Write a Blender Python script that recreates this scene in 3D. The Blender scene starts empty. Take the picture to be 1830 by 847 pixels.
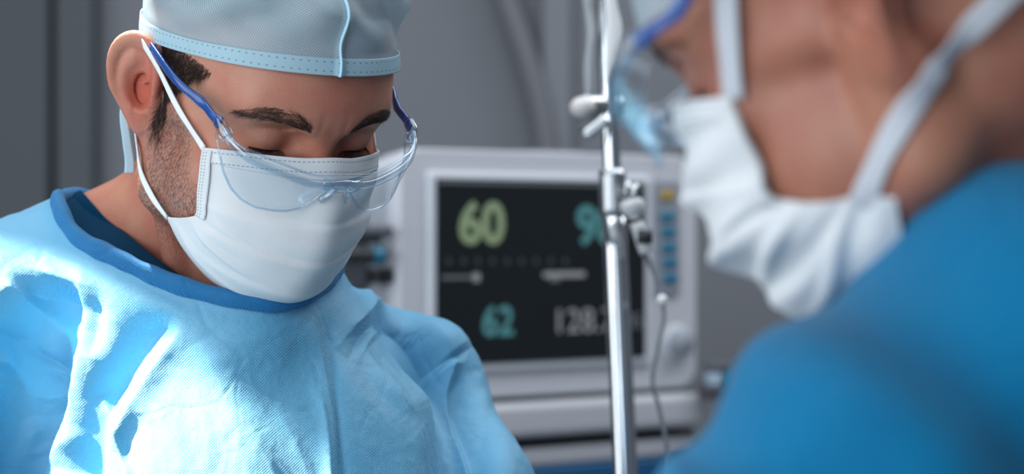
import bpy, bmesh, math, random
import numpy as np
import openvdb as vdb
from mathutils import Vector, Matrix

random.seed(7); rng = np.random.default_rng(7)
C = bpy.context.scene.collection
SC = bpy.context.scene
PXF = 4300.0            # focal length in pixels of the 1830 px wide frame

# ---------------------------------------------------------------- camera, world, lights, exposure
cam = bpy.data.cameras.new('camera'); camo = bpy.data.objects.new('camera', cam); C.objects.link(camo)
camo.location = (0, 0, 0); camo.rotation_euler = (math.pi/2, 0, 0)
cam.sensor_width = 36; cam.lens = 36*PXF/1830; cam.clip_start = .05; cam.clip_end = 50
cam.dof.use_dof = True; cam.dof.focus_distance = 1.54; cam.dof.aperture_fstop = cam.lens/1000/.0175
SC.camera = camo
SC.view_settings.view_transform = 'Standard'; SC.view_settings.look = 'None'
SC.view_settings.gamma = 1; SC.view_settings.use_curve_mapping = False
SC.view_settings.exposure = 0.0
SC.cycles.use_denoising = True
SC.cycles.max_bounces = 10; SC.cycles.transparent_max_bounces = 24
SC.cycles.caustics_refractive = False; SC.cycles.caustics_reflective = False

w = bpy.data.worlds.new('world'); SC.world = w; w.use_nodes = True
w.node_tree.nodes['Background'].inputs[0].default_value = (.62, .75, .92, 1)
w.node_tree.nodes['Background'].inputs[1].default_value = .33

def aim(o, t):
    o.rotation_euler = (Vector(t)-o.location).to_track_quat('-Z', 'Y').to_euler()
def area(name, loc, target, sx, sy, power, col):
    l = bpy.data.lights.new(name, 'AREA'); l.shape = 'RECTANGLE'; l.size = sx; l.size_y = sy
    l.energy = power; l.color = col
    o = bpy.data.objects.new(name, l); C.objects.link(o); o.location = loc; aim(o, target); return o
def spot(name, loc, target, power, angle, blend, radius, col):
    l = bpy.data.lights.new(name, 'SPOT'); l.energy = power; l.spot_size = math.radians(angle)
    l.spot_blend = blend; l.shadow_soft_size = radius; l.color = col
    o = bpy.data.objects.new(name, l); C.objects.link(o); o.location = loc; aim(o, target); return o

area('ceiling_panel_light', (-.1, 1.9, 1.5), (-.1, 1.9, -.1), 2.4, 1.4, 30, (.90, .95, 1))
area('front_fill_light', (-1.3, -.6, .35), (-.2, 1.6, 0), 1.8, 1.6, 42, (.85, .93, 1))  # added soft fill from the camera side for faces and masks
area('back_wall_fill_light', (1.5, 2.9, 1.5), (1.0, 3.5, -.2), 1.2, .8, 26, (.93, .95, 1))  # added fill that lifts the right back wall and the monitor
area('left_fill_light', (-2.4, .8, .1), (.1, 1.3, 0), 1.6, 1.4, 20, (.93, .97, 1))  # added side fill for the right mask and the man's neck
KEY = spot('sun_patch_spot', (-1.25, 1.34, .80), (-.325, 1.54, -.205), 800, 15.5, .26, .012, (1, .87, .72))  # added narrow spot standing in for the sun patch on the gown
RIM = spot('ear_rim_sun_spot', (-.52, 1.86, 1.5), (-.268, 1.567, .130), 900, 3.1, .3, .02, (1, .97, .9))  # added tight spot that gives the ear top its sunlit rim

# ---------------------------------------------------------------- helpers
def P(px, py, Y):
    """world point (m) seen at pixel px,py of the 1830x847 frame at distance Y"""
    return Vector(((px-915)/PXF*Y, Y, (423.5-py)/PXF*Y))
def rot(y, p, r):
    y, p, r = np.radians([y, p, r])
    Rx = np.array([[1,0,0],[0,np.cos(p),-np.sin(p)],[0,np.sin(p),np.cos(p)]])
    Ry = np.array([[np.cos(r),0,np.sin(r)],[0,1,0],[-np.sin(r),0,np.cos(r)]])
    Rz = np.array([[np.cos(y),-np.sin(y),0],[np.sin(y),np.cos(y),0],[0,0,1]])
    return Rz@Rx@Ry
def put(o, label=None, cat=None, group=None, kind=None):
    if label: o['label'] = label
    if cat: o['category'] = cat
    if group: o['group'] = group
    if kind: o['kind'] = kind
    return o
def empty(name, loc=(0,0,0)):
    o = bpy.data.objects.new(name, None); C.objects.link(o); o.location = loc
    o.empty_display_size = .02; return o
def link(name, me, mat, parent=None, smooth=True):
    o = bpy.data.objects.new(name, me); C.objects.link(o)
    if mat is not None: me.materials.append(mat)
    if parent is not None:
        o.parent = parent
        bpy.context.view_layer.update()
        o.matrix_parent_inverse = parent.matrix_world.inverted()
    if smooth and len(me.polygons): me.polygons.foreach_set('use_smooth', np.ones(len(me.polygons), bool))
    return o
def mesh_np(name, V, F):
    """V (n,3), F (m,4) or (m,3) arrays"""
    me = bpy.data.meshes.new(name); V = np.asarray(V, np.float32); F = np.asarray(F, np.int32)
    k = F.shape[1]
    me.vertices.add(len(V)); me.vertices.foreach_set('co', V.ravel())
    me.loops.add(F.size); me.loops.foreach_set('vertex_index', F.ravel())
    me.polygons.add(len(F)); me.polygons.foreach_set('loop_start', np.arange(0, F.size, k, dtype=np.int32))
    me.update(calc_edges=True); me.validate(); return me
def mesh_bm(name, bm):
    me = bpy.data.meshes.new(name); bm.to_mesh(me); bm.free(); return me
def grid_mesh(name, G, cyc_u=False, cyc_v=False, flip=False):
    """G (nu,nv,3)"""
    nu, nv = G.shape[:2]; idx = np.arange(nu*nv).reshape(nu, nv)
    a = idx if cyc_u else idx[:-1]; b = np.roll(idx, -1, 0) if cyc_u else idx[1:]
    if cyc_v: a2, b2 = np.roll(a, -1, 1), np.roll(b, -1, 1)
    else: a2, b2 = a[:, 1:], b[:, 1:]; a, b = a[:, :-1], b[:, :-1]
    F = np.stack([a, b, b2, a2], -1).reshape(-1, 4)
    if flip: F = F[:, ::-1]
    return mesh_np(name, G.reshape(-1, 3), F)
def catmull(pts, n, closed=False):
    """resample control points (k,d) to n points with Catmull-Rom"""
    p = np.asarray(pts, float); k = len(p)
    if closed: q = np.concatenate([p[-1:], p, p[:2]]); t = np.arange(n)/n*k
    else: q = np.concatenate([2*p[:1]-p[1:2], p, 2*p[-1:]-p[-2:-1]]); t = np.linspace(0, k-1, n)
    i = np.minimum(t.astype(int), k-1 if closed else k-2); u = (t-i)
    sh = (len(t),)+(1,)*(p.ndim-1); u = u.reshape(sh)
    a, b, c, d = q[i], q[i+1], q[i+2], q[i+3]
    return .5*(2*b+(c-a)*u+(2*a-5*b+4*c-d)*u**2+(3*b-a-3*c+d)*u**3)
def bipatch(ctrl, nu, nv):
    """ctrl (r,c,3) control grid -> (nu,nv,3)"""
    g = catmull(np.asarray(ctrl, float), nu)
    return np.swapaxes(catmull(np.swapaxes(g, 0, 1), nv), 0, 1)
def frames(path, closed=False, up=None):
    p = np.asarray(path, float)
    t = np.roll(p, -1, 0)-np.roll(p, 1, 0) if closed else np.gradient(p, axis=0)
    t /= np.linalg.norm(t, axis=1)[:, None]+1e-12
    if up is None:
        n = np.cross(t[0], [0.3, .2, 1]); n /= np.linalg.norm(n); N = [n]
        for i in range(1, len(p)):
            n = N[-1]-t[i]*np.dot(N[-1], t[i]); n /= np.linalg.norm(n)+1e-12; N.append(n)
        N = np.array(N)
    else:
        up = np.broadcast_to(up, p.shape)
        N = up-t*(up*t).sum(1)[:, None]; N /= np.linalg.norm(N, axis=1)[:, None]+1e-12
    return p, t, N, np.cross(t, N)
def sweep(name, path, ra, rb, n=12, closed=False, up=None, power=2.0):
    """closed tube of superelliptic section: ra along up-normal N, rb along binormal"""
    p, t, N, B = frames(path, closed, up); k = len(p)
    ra = np.broadcast_to(ra, (k,))[:, None, None]; rb = np.broadcast_to(rb, (k,))[:, None, None]
    a = np.linspace(0, 2*np.pi, n, endpoint=False); c, s = np.cos(a), np.sin(a)
    c = np.sign(c)*abs(c)**(2/power); s = np.sign(s)*abs(s)**(2/power)
    G = p[:, None]+ra*N[:, None]*c[None, :, None]+rb*B[:, None]*s[None, :, None]
    if closed: return grid_mesh(name, G, True, True)
    me = grid_mesh(name, G, False, True)
    bm = bmesh.new(); bm.from_mesh(me); bm.verts.ensure_lookup_table()
    bm.faces.new([bm.verts[i] for i in range(n)]); bm.faces.new([bm.verts[(k-1)*n+i] for i in range(n)][::-1])
    bmesh.ops.recalc_face_normals(bm, faces=bm.faces); bm.to_mesh(me); bm.free(); return me
def mod_apply(me, *mods):
    """run modifiers [(type, {props})] over a mesh and return the result"""
    o = bpy.data.objects.new('tmp', me); C.objects.link(o)
    for ty, pr in mods:
        m = o.modifiers.new('m', ty)
        for k, v in pr.items(): setattr(m, k, v)
    bpy.context.view_layer.update()
    r = bpy.data.meshes.new_from_object(o.evaluated_get(bpy.context.evaluated_depsgraph_get()))
    bpy.data.objects.remove(o); return r
def rbox(name, x0, x1, y0, y1, z0, z1, bev=.004, seg=3):
    bm = bmesh.new(); bmesh.ops.create_cube(bm, size=1)
    for v in bm.verts: v.co = Vector((x0+(v.co.x+.5)*(x1-x0), y0+(v.co.y+.5)*(y1-y0), z0+(v.co.z+.5)*(z1-z0)))
    if bev: bmesh.ops.bevel(bm, geom=bm.edges[:], offset=bev, segments=seg, affect='EDGES', profile=.5)
    return mesh_bm(name, bm)
def join(name, meshes):
    bm = bmesh.new()
    for m in meshes: bm.from_mesh(m)
    return mesh_bm(name, bm)
def set_attr(me, name, A):
    A = np.asarray(A, np.float32)
    if A.ndim == 1:
        a = me.attributes.new(name, 'FLOAT', 'POINT'); a.data.foreach_set('value', A)
    else:
        a = me.attributes.new(name, 'FLOAT_VECTOR', 'POINT'); a.data.foreach_set('vector', A.ravel())
def verts(me):
    v = np.empty(len(me.vertices)*3, np.float32); me.vertices.foreach_get('co', v); return v.reshape(-1, 3).astype(float)
def normals(me):
    v = np.empty(len(me.vertices)*3, np.float32); me.vertices.foreach_get('normal', v); return v.reshape(-1, 3).astype(float)

# ---------------------------------------------------------------- signed distance modelling (mm)
def V3(*a): return np.array(a, float)
def ell(p, c, r, R=None):
    q = p-np.asarray(c, float)
    if R is not None: q = q@R
    r = np.asarray(r, float); k0 = np.sqrt(((q/r)**2).sum(1))+1e-9; k1 = np.sqrt(((q/r**2)**2).sum(1))+1e-9
    return k0*(k0-1)/k1
def cap(p, a, b, ra, rb=None):
    a = np.asarray(a, float); b = np.asarray(b, float); rb = ra if rb is None else rb
    ab = b-a; t = np.clip(((p-a)@ab)/(ab@ab), 0, 1)
    return np.sqrt((((p-a)-t[:, None]*ab)**2).sum(1))-(ra+(rb-ra)*t)
def chain(p, pts, rad, k=None):
    d = None
    for i in range(len(pts)-1):
        e = cap(p, pts[i], pts[i+1], rad[i], rad[i+1]); d = e if d is None else (np.minimum(d, e) if k is None else smin(d, e, k))
    return d
def smin(a, b, k):
    h = np.clip(.5+.5*(b-a)/k, 0, 1); return b+(a-b)*h-k*h*(1-h)
def smax(a, b, k): return -smin(-a, -b, k)
def axisrot(*deg): return rot(deg[2], deg[0], deg[1])
def sdf_mesh(name, fn, lo, hi, h, slack=1.5):
    """fn(points mm)->mm ; box lo..hi mm ; voxel h mm ; returns mesh in METRES"""
    B = 8; lo = np.asarray(lo, float); nb = np.ceil((np.asarray(hi)-lo)/(B*h)).astype(int)
    I = np.stack(np.meshgrid(*[np.arange(n) for n in nb], indexing='ij'), -1).reshape(-1, 3)
    cen = lo+(I+.5)*B*h; d = np.concatenate([fn(c) for c in np.array_split(cen, max(1, len(cen)//200000))])
    act = np.abs(d) < B*h*.87*slack+2*h
    g = vdb.FloatGrid(3*h)
    for ijk in I[(~act) & (d < 0)]:
        a = ijk*B; g.fill(tuple(int(v) for v in a), tuple(int(v) for v in a+B-1), -3*h, False)
    A = I[act]; o = np.stack(np.meshgrid(*[np.arange(B)]*3, indexing='ij'), -1)
    for s in range(0, len(A), 400):
        a = A[s:s+400]; pts = lo+(a[:, None, None, None]*B+o[None])*h
        v = np.clip(fn(pts.reshape(-1, 3)), -3*h, 3*h).astype(np.float32).reshape(len(a), B, B, B)
        for j, ijk in enumerate(a): g.copyFromArray(np.ascontiguousarray(v[j]), ijk=tuple(int(x) for x in ijk*B))
    pt, q = g.convertToQuads(0.0)
    pt = lo+pt*h
    me = mesh_np(name, pt/1000, q); v = pt[q]
    vol = (v[:, 0]*np.cross(v[:, 1], v[:, 2])).sum()+(v[:, 0]*np.cross(v[:, 2], v[:, 3])).sum()
    return me if vol > 0 else mesh_np(name, pt/1000, q[:, ::-1])
def raymarch(fn, px, py, y0=1300., y1=2100., off=0.):
    """camera-axis ray (mm) through pixels, first hit with fn = off; px,py arrays -> (n,3) mm"""
    d = np.stack([(np.asarray(px, float)-915)/PXF, np.ones(len(px)), (423.5-np.asarray(py, float))/PXF], 1)
    t = np.full(len(px), y0)
    for _ in range(90): t += np.clip(fn(d*t[:, None])-off, -8, 12)*.7
    return d*t[:, None]

# ---------------------------------------------------------------- materials
def mat(name, col, rough=.5, **kw):
    m = bpy.data.materials.new(name); m.use_nodes = True; b = m.node_tree.nodes['Principled BSDF']
    b.inputs['Base Color'].default_value = (*col, 1); b.inputs['Roughness'].default_value = rough
    for k, v in kw.items(): b.inputs[k.replace('_', ' ')].default_value = v
    return m
def nd(m, ty, **kw):
    n = m.node_tree.nodes.new(ty)
    for k, v in kw.items():
        if k in n.inputs: n.inputs[k].default_value = v
        else: setattr(n, k, v)
    return n
def lk(m, a, b): m.node_tree.links.new(a, b)
def math_(m, op, a, b=None, c=None):
    n = nd(m, 'ShaderNodeMath', operation=op)
    for i, v in enumerate((a, b, c)):
        if v is None: continue
        if isinstance(v, (int, float)): n.inputs[i].default_value = v
        else: lk(m, v, n.inputs[i])
    return n.outputs[0]
def mixc(m, fac, a, b, mode='MIX'):
    n = nd(m, 'ShaderNodeMix', data_type='RGBA', blend_type=mode)
    for i, v in ((0, fac), (6, a), (7, b)):
        if isinstance(v, (int, float)): n.inputs[i].default_value = v
        elif isinstance(v, tuple): n.inputs[i].default_value = (*v, 1)
        else: lk(m, v, n.inputs[i])
    return n.outputs[2]
def ramp(m, x, stops):
    n = nd(m, 'ShaderNodeValToRGB'); cr = n.color_ramp
    while len(cr.elements) < len(stops): cr.elements.new(.5)
    for e, (p, c) in zip(cr.elements, stops): e.position = p; e.color = (*c, 1) if isinstance(c, tuple) else (c, c, c, 1)
    lk(m, x, n.inputs[0]); return n.outputs[0]
def bsdf(m): return m.node_tree.nodes['Principled BSDF']
def attr(m, name): return nd(m, 'ShaderNodeAttribute', attribute_name=name)
def bump(m, h, strength, dist, normal=None):
    n = nd(m, 'ShaderNodeBump', Strength=strength, Distance=dist); lk(m, h, n.inputs['Height'])
    if normal is not None: lk(m, normal, n.inputs['Normal'])
    return n.outputs[0]
# ---------------------------------------------------------------- human head field, head-local mm: x lateral, y back, z up, origin between the ear canals
def head_field(p, eye_open=0., ears=True, nose=1.0):
    ax = p.copy(); ax[:, 0] = np.abs(ax[:, 0])          # mirrored half
    d = ell(p, (0, 2, 42), (75, 97, 86))
    d = smin(d, ell(p, (0, -42, 34), (64, 56, 50)), 14)             # forehead block
    d = smin(d, ell(p, (0, -38, -22), (56, 46, 62)), 16)            # face core
    d = smin(d, cap(ax, (12, -84, 31), (42, -74, 36), 9.5, 8), 12)    # brow ridge
    d = smin(d, cap(ax, (52, -46, 6), (60, -18, 0), 10, 9), 14)      # zygomatic arch
    d = smin(d, ell(ax, (44, -62, -10), (17, 16, 14)), 14)           # cheekbone
    d = smin(d, ell(ax, (24, -66, -46), (26, 22, 26)), 14)
    d = smin(d, ell(ax, (44, -36, -45), (22, 32, 34)), 14)           # cheek
    d = smin(d, cap(ax, (10, -76, -96), (54, -8, -66), 12, 13), 12)  # jaw line
    d = smin(d, cap(ax, (54, -8, -66), (64, 0, -14), 13, 10), 12)    # ramus
    d = smin(d, ell(p, (0, -76, -89), (20, 17, 17)), 10)             # chin
    # eye socket
    d = smax(d, -ell(ax, (31, -96, 15), (19, 17, 11.5)), 12)
    # nose
    d = smin(d, chain(p, [(0, -84, 26), (0, -93, 12), (0, -103, -8), (0, -110, -24)], [7, 6, 7, 9]), 9)
    d = smin(d, ell(ax, (12, -98, -28), (8, 10, 8)), 5)
    d = smax(d, -ell(ax, (6, -101, -35), (3.6, 6, 5)), 2)
    d = smax(d, -ell(ax, (17.5, -92, 15), (5, 7, 6)), 5)             # inner corner of the socket
    # lips
    d = smin(d, ell(p, (0, -89, -55), (24, 9, 6)), 6)
    d = smin(d, ell(p, (0, -87, -65), (21, 9, 6.5)), 6)
    d = smax(d, -ell(p, (0, -99, -60), (23, 6, 1.2)), 2)
    # eyelids: shell round the ball with a slit
    L = ell(ax, (31, -72, 14), (15.5, 14.2, 14.2))
    L = smax(L, -(ell(ax, (31, -72-12.3, 14-10.6+eye_open*5), (12.5, 7, 1.5+eye_open*4), axisrot(35-eye_open*30, 0, 0))), 1.2)
    d = smin(d, L, 4.5)
    # fold above the lid
    e = ax-V3(31, -73, 15.5); ring = np.sqrt((np.sqrt((e[:, 1]/1.0)**2+(e[:, 2])**2)-15.6)**2)
    el = np.degrees(np.arctan2(e[:, 2], -e[:, 1]))
    groove = np.exp(-((el-34)/5.)**2)*np.clip(1-(np.abs(e[:, 0])/17)**4, 0, 1)*np.exp(-(ring/5.)**2)
    d = d+groove*2.3
    # temple hollow
    d = d+1.8*np.exp(-(((ax-V3(72, -42, 34))/V3(14, 20, 20))**2).sum(1))
    # forehead creases
    cr = np.exp(-((p[:, 2]-52-2*np.cos(p[:, 0]/20))/1.3)**2)+.7*np.exp(-((p[:, 2]-62-1.5*np.cos(p[:, 0]/15+1))/1.4)**2)
    d = d+.3*cr*np.exp(-(p[:, 0]/34)**2)*(p[:, 1] < -70)
    # frown
    d = d+.45*np.exp(-((ax[:, 0]-8.5)/2.2)**2-((p[:, 2]-34)/8)**2)*(p[:, 1] < -70)
    if ears: d = smin(d, ear_field(ax), 5)
    return d
EA = axisrot(-14, 0, 0)@rot(38, 0, 0)        # ear frame: columns = ear x (outward from its plane), y (back), z (long axis)
def ear_field(ax):
    q = (ax-V3(72, 3, 2))/.95
    q = q@EAM                                  # into ear plane coordinates: x = plane normal, y = backwards in the plane, z up
    x, y, z = q[:, 0], q[:, 1], q[:, 2]
    # outline: egg, wide on top, lobe below
    zc = z-4; wid = 19*(1+.30*np.clip(zc/34, -1.2, 1)); yc = y-13
    e = np.sqrt((yc/wid)**2+(zc/35)**2); rr = (e-1)*np.minimum(wid, 35)
    ang = np.arctan2(zc, yc)
    bowl = .012*(yc**2)*.6
    plate = smax(rr, np.abs(x-1-bowl)-2.1, 3)
    # helix rim (fades on the lobe)
    hr = np.clip((zc+22)/16, 0, 1); hx = np.sqrt((rr+2.6)**2+(x-3.8-bowl)**2)-(3.3*hr+.4)
    d = smin(plate, hx, 2.5)
    # antihelix
    e2 = np.sqrt(((y-11)/11.5)**2+((z-3)/19)**2); r2 = (e2-1)*11.5
    back = np.clip((y-6)/8, 0, 1)
    ah = np.sqrt((r2)**2+(x-3.6)**2)-3.4*back-.2
    d = smin(d, ah, 4)
    # concha and its canal
    d = smax(d, -ell(q, (7, 8, -1), (12, 9, 13.5)), 2.5)
    d = smin(d, smax(rr+1, np.abs(x+4.2)-1.6, 2), 2)
    d = smax(d, -ell(q, (2, 2.5, -4), (9, 4.5, 5.5)), 2)
    # tragus, antitragus, lobe
    d = smin(d, ell(q, (3.5, -2.5, -6), (3.2, 3.6, 5.5)), 3)
    d = smin(d, ell(q, (3.5, 7, -17), (3, 4.5, 3)), 3)
    d = smin(d, ell(q, (1.5, 8, -25), (3.8, 8.5, 7.5)), 4)
    # crus / attachment to the head
    d = smin(d, cap(q, (-4, 0, 16), (-4, 0, -20), 5, 4), 6)
    d = smin(d, cap(q, (2.5, -1, 12), (1, 9, 3), 1.8, 1.2), 3)
    return d*.95
a_ = np.radians(36)      # how far the ear plane stands off the head
_n = V3(np.cos(a_), -np.sin(a_), 0); _b = V3(np.sin(a_), np.cos(a_), 0)
_t = np.radians(12)      # backward tilt of the long axis
_z = V3(0, 0, 1)*np.cos(_t)+_b*np.sin(_t); _y = _b*np.cos(_t)-V3(0, 0, 1)*np.sin(_t)
EAM = np.stack([_n, _y, _z], 1)
# ---------------------------------------------------------------- skin
def skin_mat(name, base, red, stub=1.0):
    m = mat(name, base, .48); b = bsdf(m); at = attr(m, 'hl').outputs['Vector']
    n1 = nd(m, 'ShaderNodeTexNoise', Scale=.035, Detail=3.); lk(m, at, n1.inputs['Vector'])
    col = mixc(m, ramp(m, n1.outputs[0], [(.35, 0.), (.7, 1.)]), base, red)
    fl = attr(m, 'flush').outputs['Fac']
    col = mixc(m, math_(m, 'MULTIPLY', fl, .85), col, (red[0]*1.12, red[1]*.66, red[2]*.60))
    # beard shadow: a real pigment of the skin on the jaw
    bd = attr(m, 'beard').outputs['Fac']
    n2 = nd(m, 'ShaderNodeTexNoise', Scale=.9, Detail=2.); 
    mp = nd(m, 'ShaderNodeMapping'); mp.inputs['Scale'].default_value = (1, 1, .45); lk(m, at, mp.inputs[0]); lk(m, mp.outputs[0], n2.inputs['Vector'])
    s = math_(m, 'MULTIPLY', bd, ramp(m, n2.outputs[0], [(.40, .2), (.62, 1.)]))
    col = mixc(m, math_(m, 'MULTIPLY', s, .75*stub), col, (.075, .05, .042))
    hs = nd(m, 'ShaderNodeTexNoise', Scale=.03, Detail=2.); lk(m, at, hs.inputs['Vector'])
    col = mixc(m, math_(m, 'MULTIPLY', attr(m, 'scalp').outputs['Fac'], ramp(m, hs.outputs[0], [(.35, .45), (.6, 1.)])), col, (.035, .022, .017))
    lk(m, col, b.inputs['Base Color'])
    b.inputs['Subsurface Weight'].default_value = .22; b.inputs['Subsurface Radius'].default_value = (1, .35, .18)
    b.inputs['Subsurface Scale'].default_value = .006
    n3 = nd(m, 'ShaderNodeTexNoise', Scale=1.1, Detail=4.); lk(m, at, n3.inputs['Vector'])
    n4 = nd(m, 'ShaderNodeTexVoronoi', Scale=.8); lk(m, at, n4.inputs['Vector'])
    h = math_(m, 'ADD', n3.outputs[0], math_(m, 'MULTIPLY', n4.outputs['Distance'], .5))
    lk(m, bump(m, h, .35, .0006), b.inputs['Normal'])
    return m
def gauss(p, c, s): return np.exp(-(((p-np.asarray(c, float))/np.asarray(s, float))**2).sum(1))
def skin_attrs(me, R, O, beard=True):
    hl = (verts(me)*1000-O)@R
    ax = hl.copy(); ax[:, 0] = abs(ax[:, 0])
    set_attr(me, 'hl', hl)
    f = .9*gauss(ax, (78, 8, -2), (12, 22, 28))+.55*gauss(hl, (0, -105, -18), (16, 16, 20))+.35*gauss(ax, (45, -66, -14), (20, 18, 20))
    f += .45*gauss(ax, (24, -80, 8), (14, 10, 9))+.3*gauss(hl, (0, -90, 50), (50, 20, 16))
    set_attr(me, 'flush', np.clip(f, 0, 1))
    set_attr(me, 'scalp', 1/(1+np.exp(-(hl[:, 2]-(84+.55*np.minimum(hl[:, 1]+60, 0)-.42*np.maximum(hl[:, 1]+60, 0)))/3.))*(hl[:, 2] > 36-62*np.clip((hl[:, 1]-15)/40, 0, 1)))
    z, y = ax[:, 2], ax[:, 1]
    up = -24-8*np.tanh((y+35)/12)                                  # beard line sweeps up to the sideburn
    line = np.where(y > -30, 12, -26+0*y)
    t = np.clip((y+52)/24, 0, 1); line = -34+t*44
    b = 1/(1+np.exp(-(line-z)/5.))*1/(1+np.exp(-(z+106)/7.))*1/(1+np.exp((y+1+.10*(z+60))/4.))
    b *= np.clip(1-np.exp(-(((hl-V3(0, -92, -60))/V3(22, 12, 9))**2).sum(1))*1.0, 0, 1)
    set_attr(me, 'beard', b if beard else b*0)
    return hl, b
SKIN1 = skin_mat('skin_fair', (.56, .26, .17), (.50, .18, .12))

# ================================================================ the surgeon on the left
R1 = rot(36, 31.5, -1); O1 = V3(-172, 1600, 93)
def w2h(p): return (p-O1)@R1
def h2w(p): return np.asarray(p, float)@R1.T+O1
SH_R = V3(*P(-130, 612, 1630)); SH_L = V3(*P(715, 740, 1755)); NB = V3(*P(350, 522, 1710))     # shoulders (man's own right is at the viewer's left), neck base
def body1(p):
    # bounding: the detailed head only near the head
    hp = w2h(p); r = np.sqrt((hp**2).sum(1))
    d = np.full(len(p), 1e4); n = r < 190
    if n.any(): d[n] = head_field(hp[n])
    d[~n] = r[~n]-130
    nk0 = h2w(V3(0, 18, -30)); 
    nk = cap(p, nk0, NB, 54, 60)
    nk = smin(nk, cap(p, h2w(V3(0, -20, -88)), NB+V3(30, -62, -10), 26, 30), 25)
    # sternomastoid and throat
    for s in (-1, 1):
        nk = smin(nk, cap(p, h2w(V3(s*60, 14, -30)), NB+V3(18+s*14, -78, -22), 11, 8), 9)
    d = smin(d, nk, 12)
    t = smin(cap(p, NB+V3(0, 10, 0), SH_R-V3(0,0,8), 44, 38), cap(p, NB+V3(0, 10, 0), SH_L, 46, 38), 30)
    t = smin(t, cap(p, V3(*P(300, 400, 1690)), V3(*P(110, 478, 1695)), 40, 40), 30)
    t = smin(t, cap(p, V3(*P(292, 392, 1680)), V3(*P(200, 442, 1690)), 38, 38), 14)
    t = smin(t, ell(p, NB+V3(20, 5, -165), (135, 85, 150)), 50)
    d = smin(d, t, 22)
    # folds of the throat
    return d
def _body1_mesh():
    hc = O1
    return sdf_mesh('person_body', body1, (-480, 1440, -330), (40, 1860, 260), 1.35)
me = _body1_mesh()
hl1, beard1 = skin_attrs(me, R1, O1)
surgeon = empty('person', (NB/1000).tolist())
put(surgeon, 'man at left in blue cap, white mask and light blue gown, looking down', 'person')
BODY1 = link('body', me, SKIN1, surgeon)
print('body1 verts', len(me.vertices))
# ---------------------------------------------------------------- cloth materials
def uvpair(m, name='cuv'):
    s = nd(m, 'ShaderNodeSeparateXYZ'); lk(m, attr(m, name).outputs['Vector'], s.inputs[0]); return s.outputs
def lozenge(m, u, v, p):
    a = math_(m, 'SINE', math_(m, 'MULTIPLY', math_(m, 'ADD', u, v), math.pi/p))
    b = math_(m, 'SINE', math_(m, 'MULTIPLY', math_(m, 'SUBTRACT', u, v), math.pi/p))
    return math_(m, 'ABSOLUTE', math_(m, 'MULTIPLY', a, b))
def dashes(m, u, v, p, vc, hv, duty):
    a = math_(m, 'LESS_THAN', math_(m, 'FRACT', math_(m, 'DIVIDE', u, p)), duty)
    b = math_(m, 'LESS_THAN', math_(m, 'ABSOLUTE', math_(m, 'SUBTRACT', v, vc)), hv)
    return math_(m, 'MULTIPLY', a, b)
def thin_cloth(name, col, dotcol, pitch, see=.0, trans=.35, stitch=(), rough=.6, bumpd=.0003, spec=.3, dotmix=.5):
    m = mat(name, col, rough); b = bsdf(m); nt = m.node_tree
    b.inputs['Specular IOR Level'].default_value = spec
    o = uvpair(m); u, v = o[0], o[1]
    lz = lozenge(m, u, v, pitch); dot = ramp(m, lz, [(.30, 0.), (.62, 1.)])
    c = mixc(m, math_(m, 'MULTIPLY', dot, dotmix), col, dotcol)
    n = nd(m, 'ShaderNodeTexNoise', Scale=.05, Detail=3.); lk(m, attr(m, 'cuv').outputs['Vector'], n.inputs['Vector'])
    c = mixc(m, math_(m, 'MULTIPLY', n.outputs[0], .25), c, tuple(x*.8 for x in col))
    for (p, vc, hv, duty) in stitch: c = mixc(m, math_(m, 'MULTIPLY', dashes(m, u, v, p, vc, hv, duty), .75), c, tuple(x*.3 for x in col))
    lk(m, c, b.inputs['Base Color'])
    lk(m, bump(m, dot, .6, bumpd), b.inputs['Normal'])
    out = nt.nodes['Material Output']; sh = b.outputs[0]
    if trans:
        t = nd(m, 'ShaderNodeBsdfTranslucent'); lk(m, c, t.inputs[0])
        mx = nd(m, 'ShaderNodeMixShader', Fac=trans); lk(m, sh, mx.inputs[1]); lk(m, t.outputs[0], mx.inputs[2]); sh = mx.outputs[0]
    if see:
        t = nd(m, 'ShaderNodeBsdfTransparent'); mx = nd(m, 'ShaderNodeMixShader')
        lk(m, math_(m, 'MULTIPLY_ADD', dot, see*.5, see*.6), mx.inputs[0]); lk(m, sh, mx.inputs[1]); lk(m, t.outputs[0], mx.inputs[2]); sh = mx.outputs[0]
    lk(m, sh, out.inputs[0]); return m
def cuv(me, U, W): set_attr(me, 'cuv', np.stack([U.ravel(), W.ravel(), 0*U.ravel()], 1))

CAPM = thin_cloth('cap_fabric', (.60, .76, .84), (.22, .38, .50), 1.9, see=.40, trans=.2)
BANDM = thin_cloth('cap_band_fabric', (.50, .72, .82), (.40, .62, .74), 1.2, trans=.15, stitch=((4.6, 2.6, .42, .28), (4.6, 8.2, .42, .28)), dotmix=.3)
SEAMM = mat('cap_seam_fabric', (.45, .75, .90), .5)
MASKM = thin_cloth('mask_fabric', (.87, .885, .895), (.82, .845, .865), 1.6, trans=.10, dotmix=.25, bumpd=.00015, rough=.75, spec=.15)
MASKEDGE = thin_cloth('mask_edge_fabric', (.93, .95, .96), (.85, .88, .9), 1.2, trans=.1, dotmix=.2, stitch=((3.0, 2.6, .32, .62), (3.0, 9.0, .32, .62)), rough=.7, spec=.15)
WELDM = thin_cloth('mask_weld_fabric', (.93, .95, .96), (.85, .88, .9), 1.2, trans=.1, dotmix=.2, stitch=((2.2, 1.6, .35, .5), (2.2, 4.0, .35, .5)), rough=.7, spec=.15)
LOOPM = mat('ear_loop_elastic', (.88, .89, .9), .8)
HAIRM = mat('dark_brown_hair', (.035, .022, .016), .45)
BROWM = mat('eyebrow_hair', (.05, .032, .024), .5)

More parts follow.
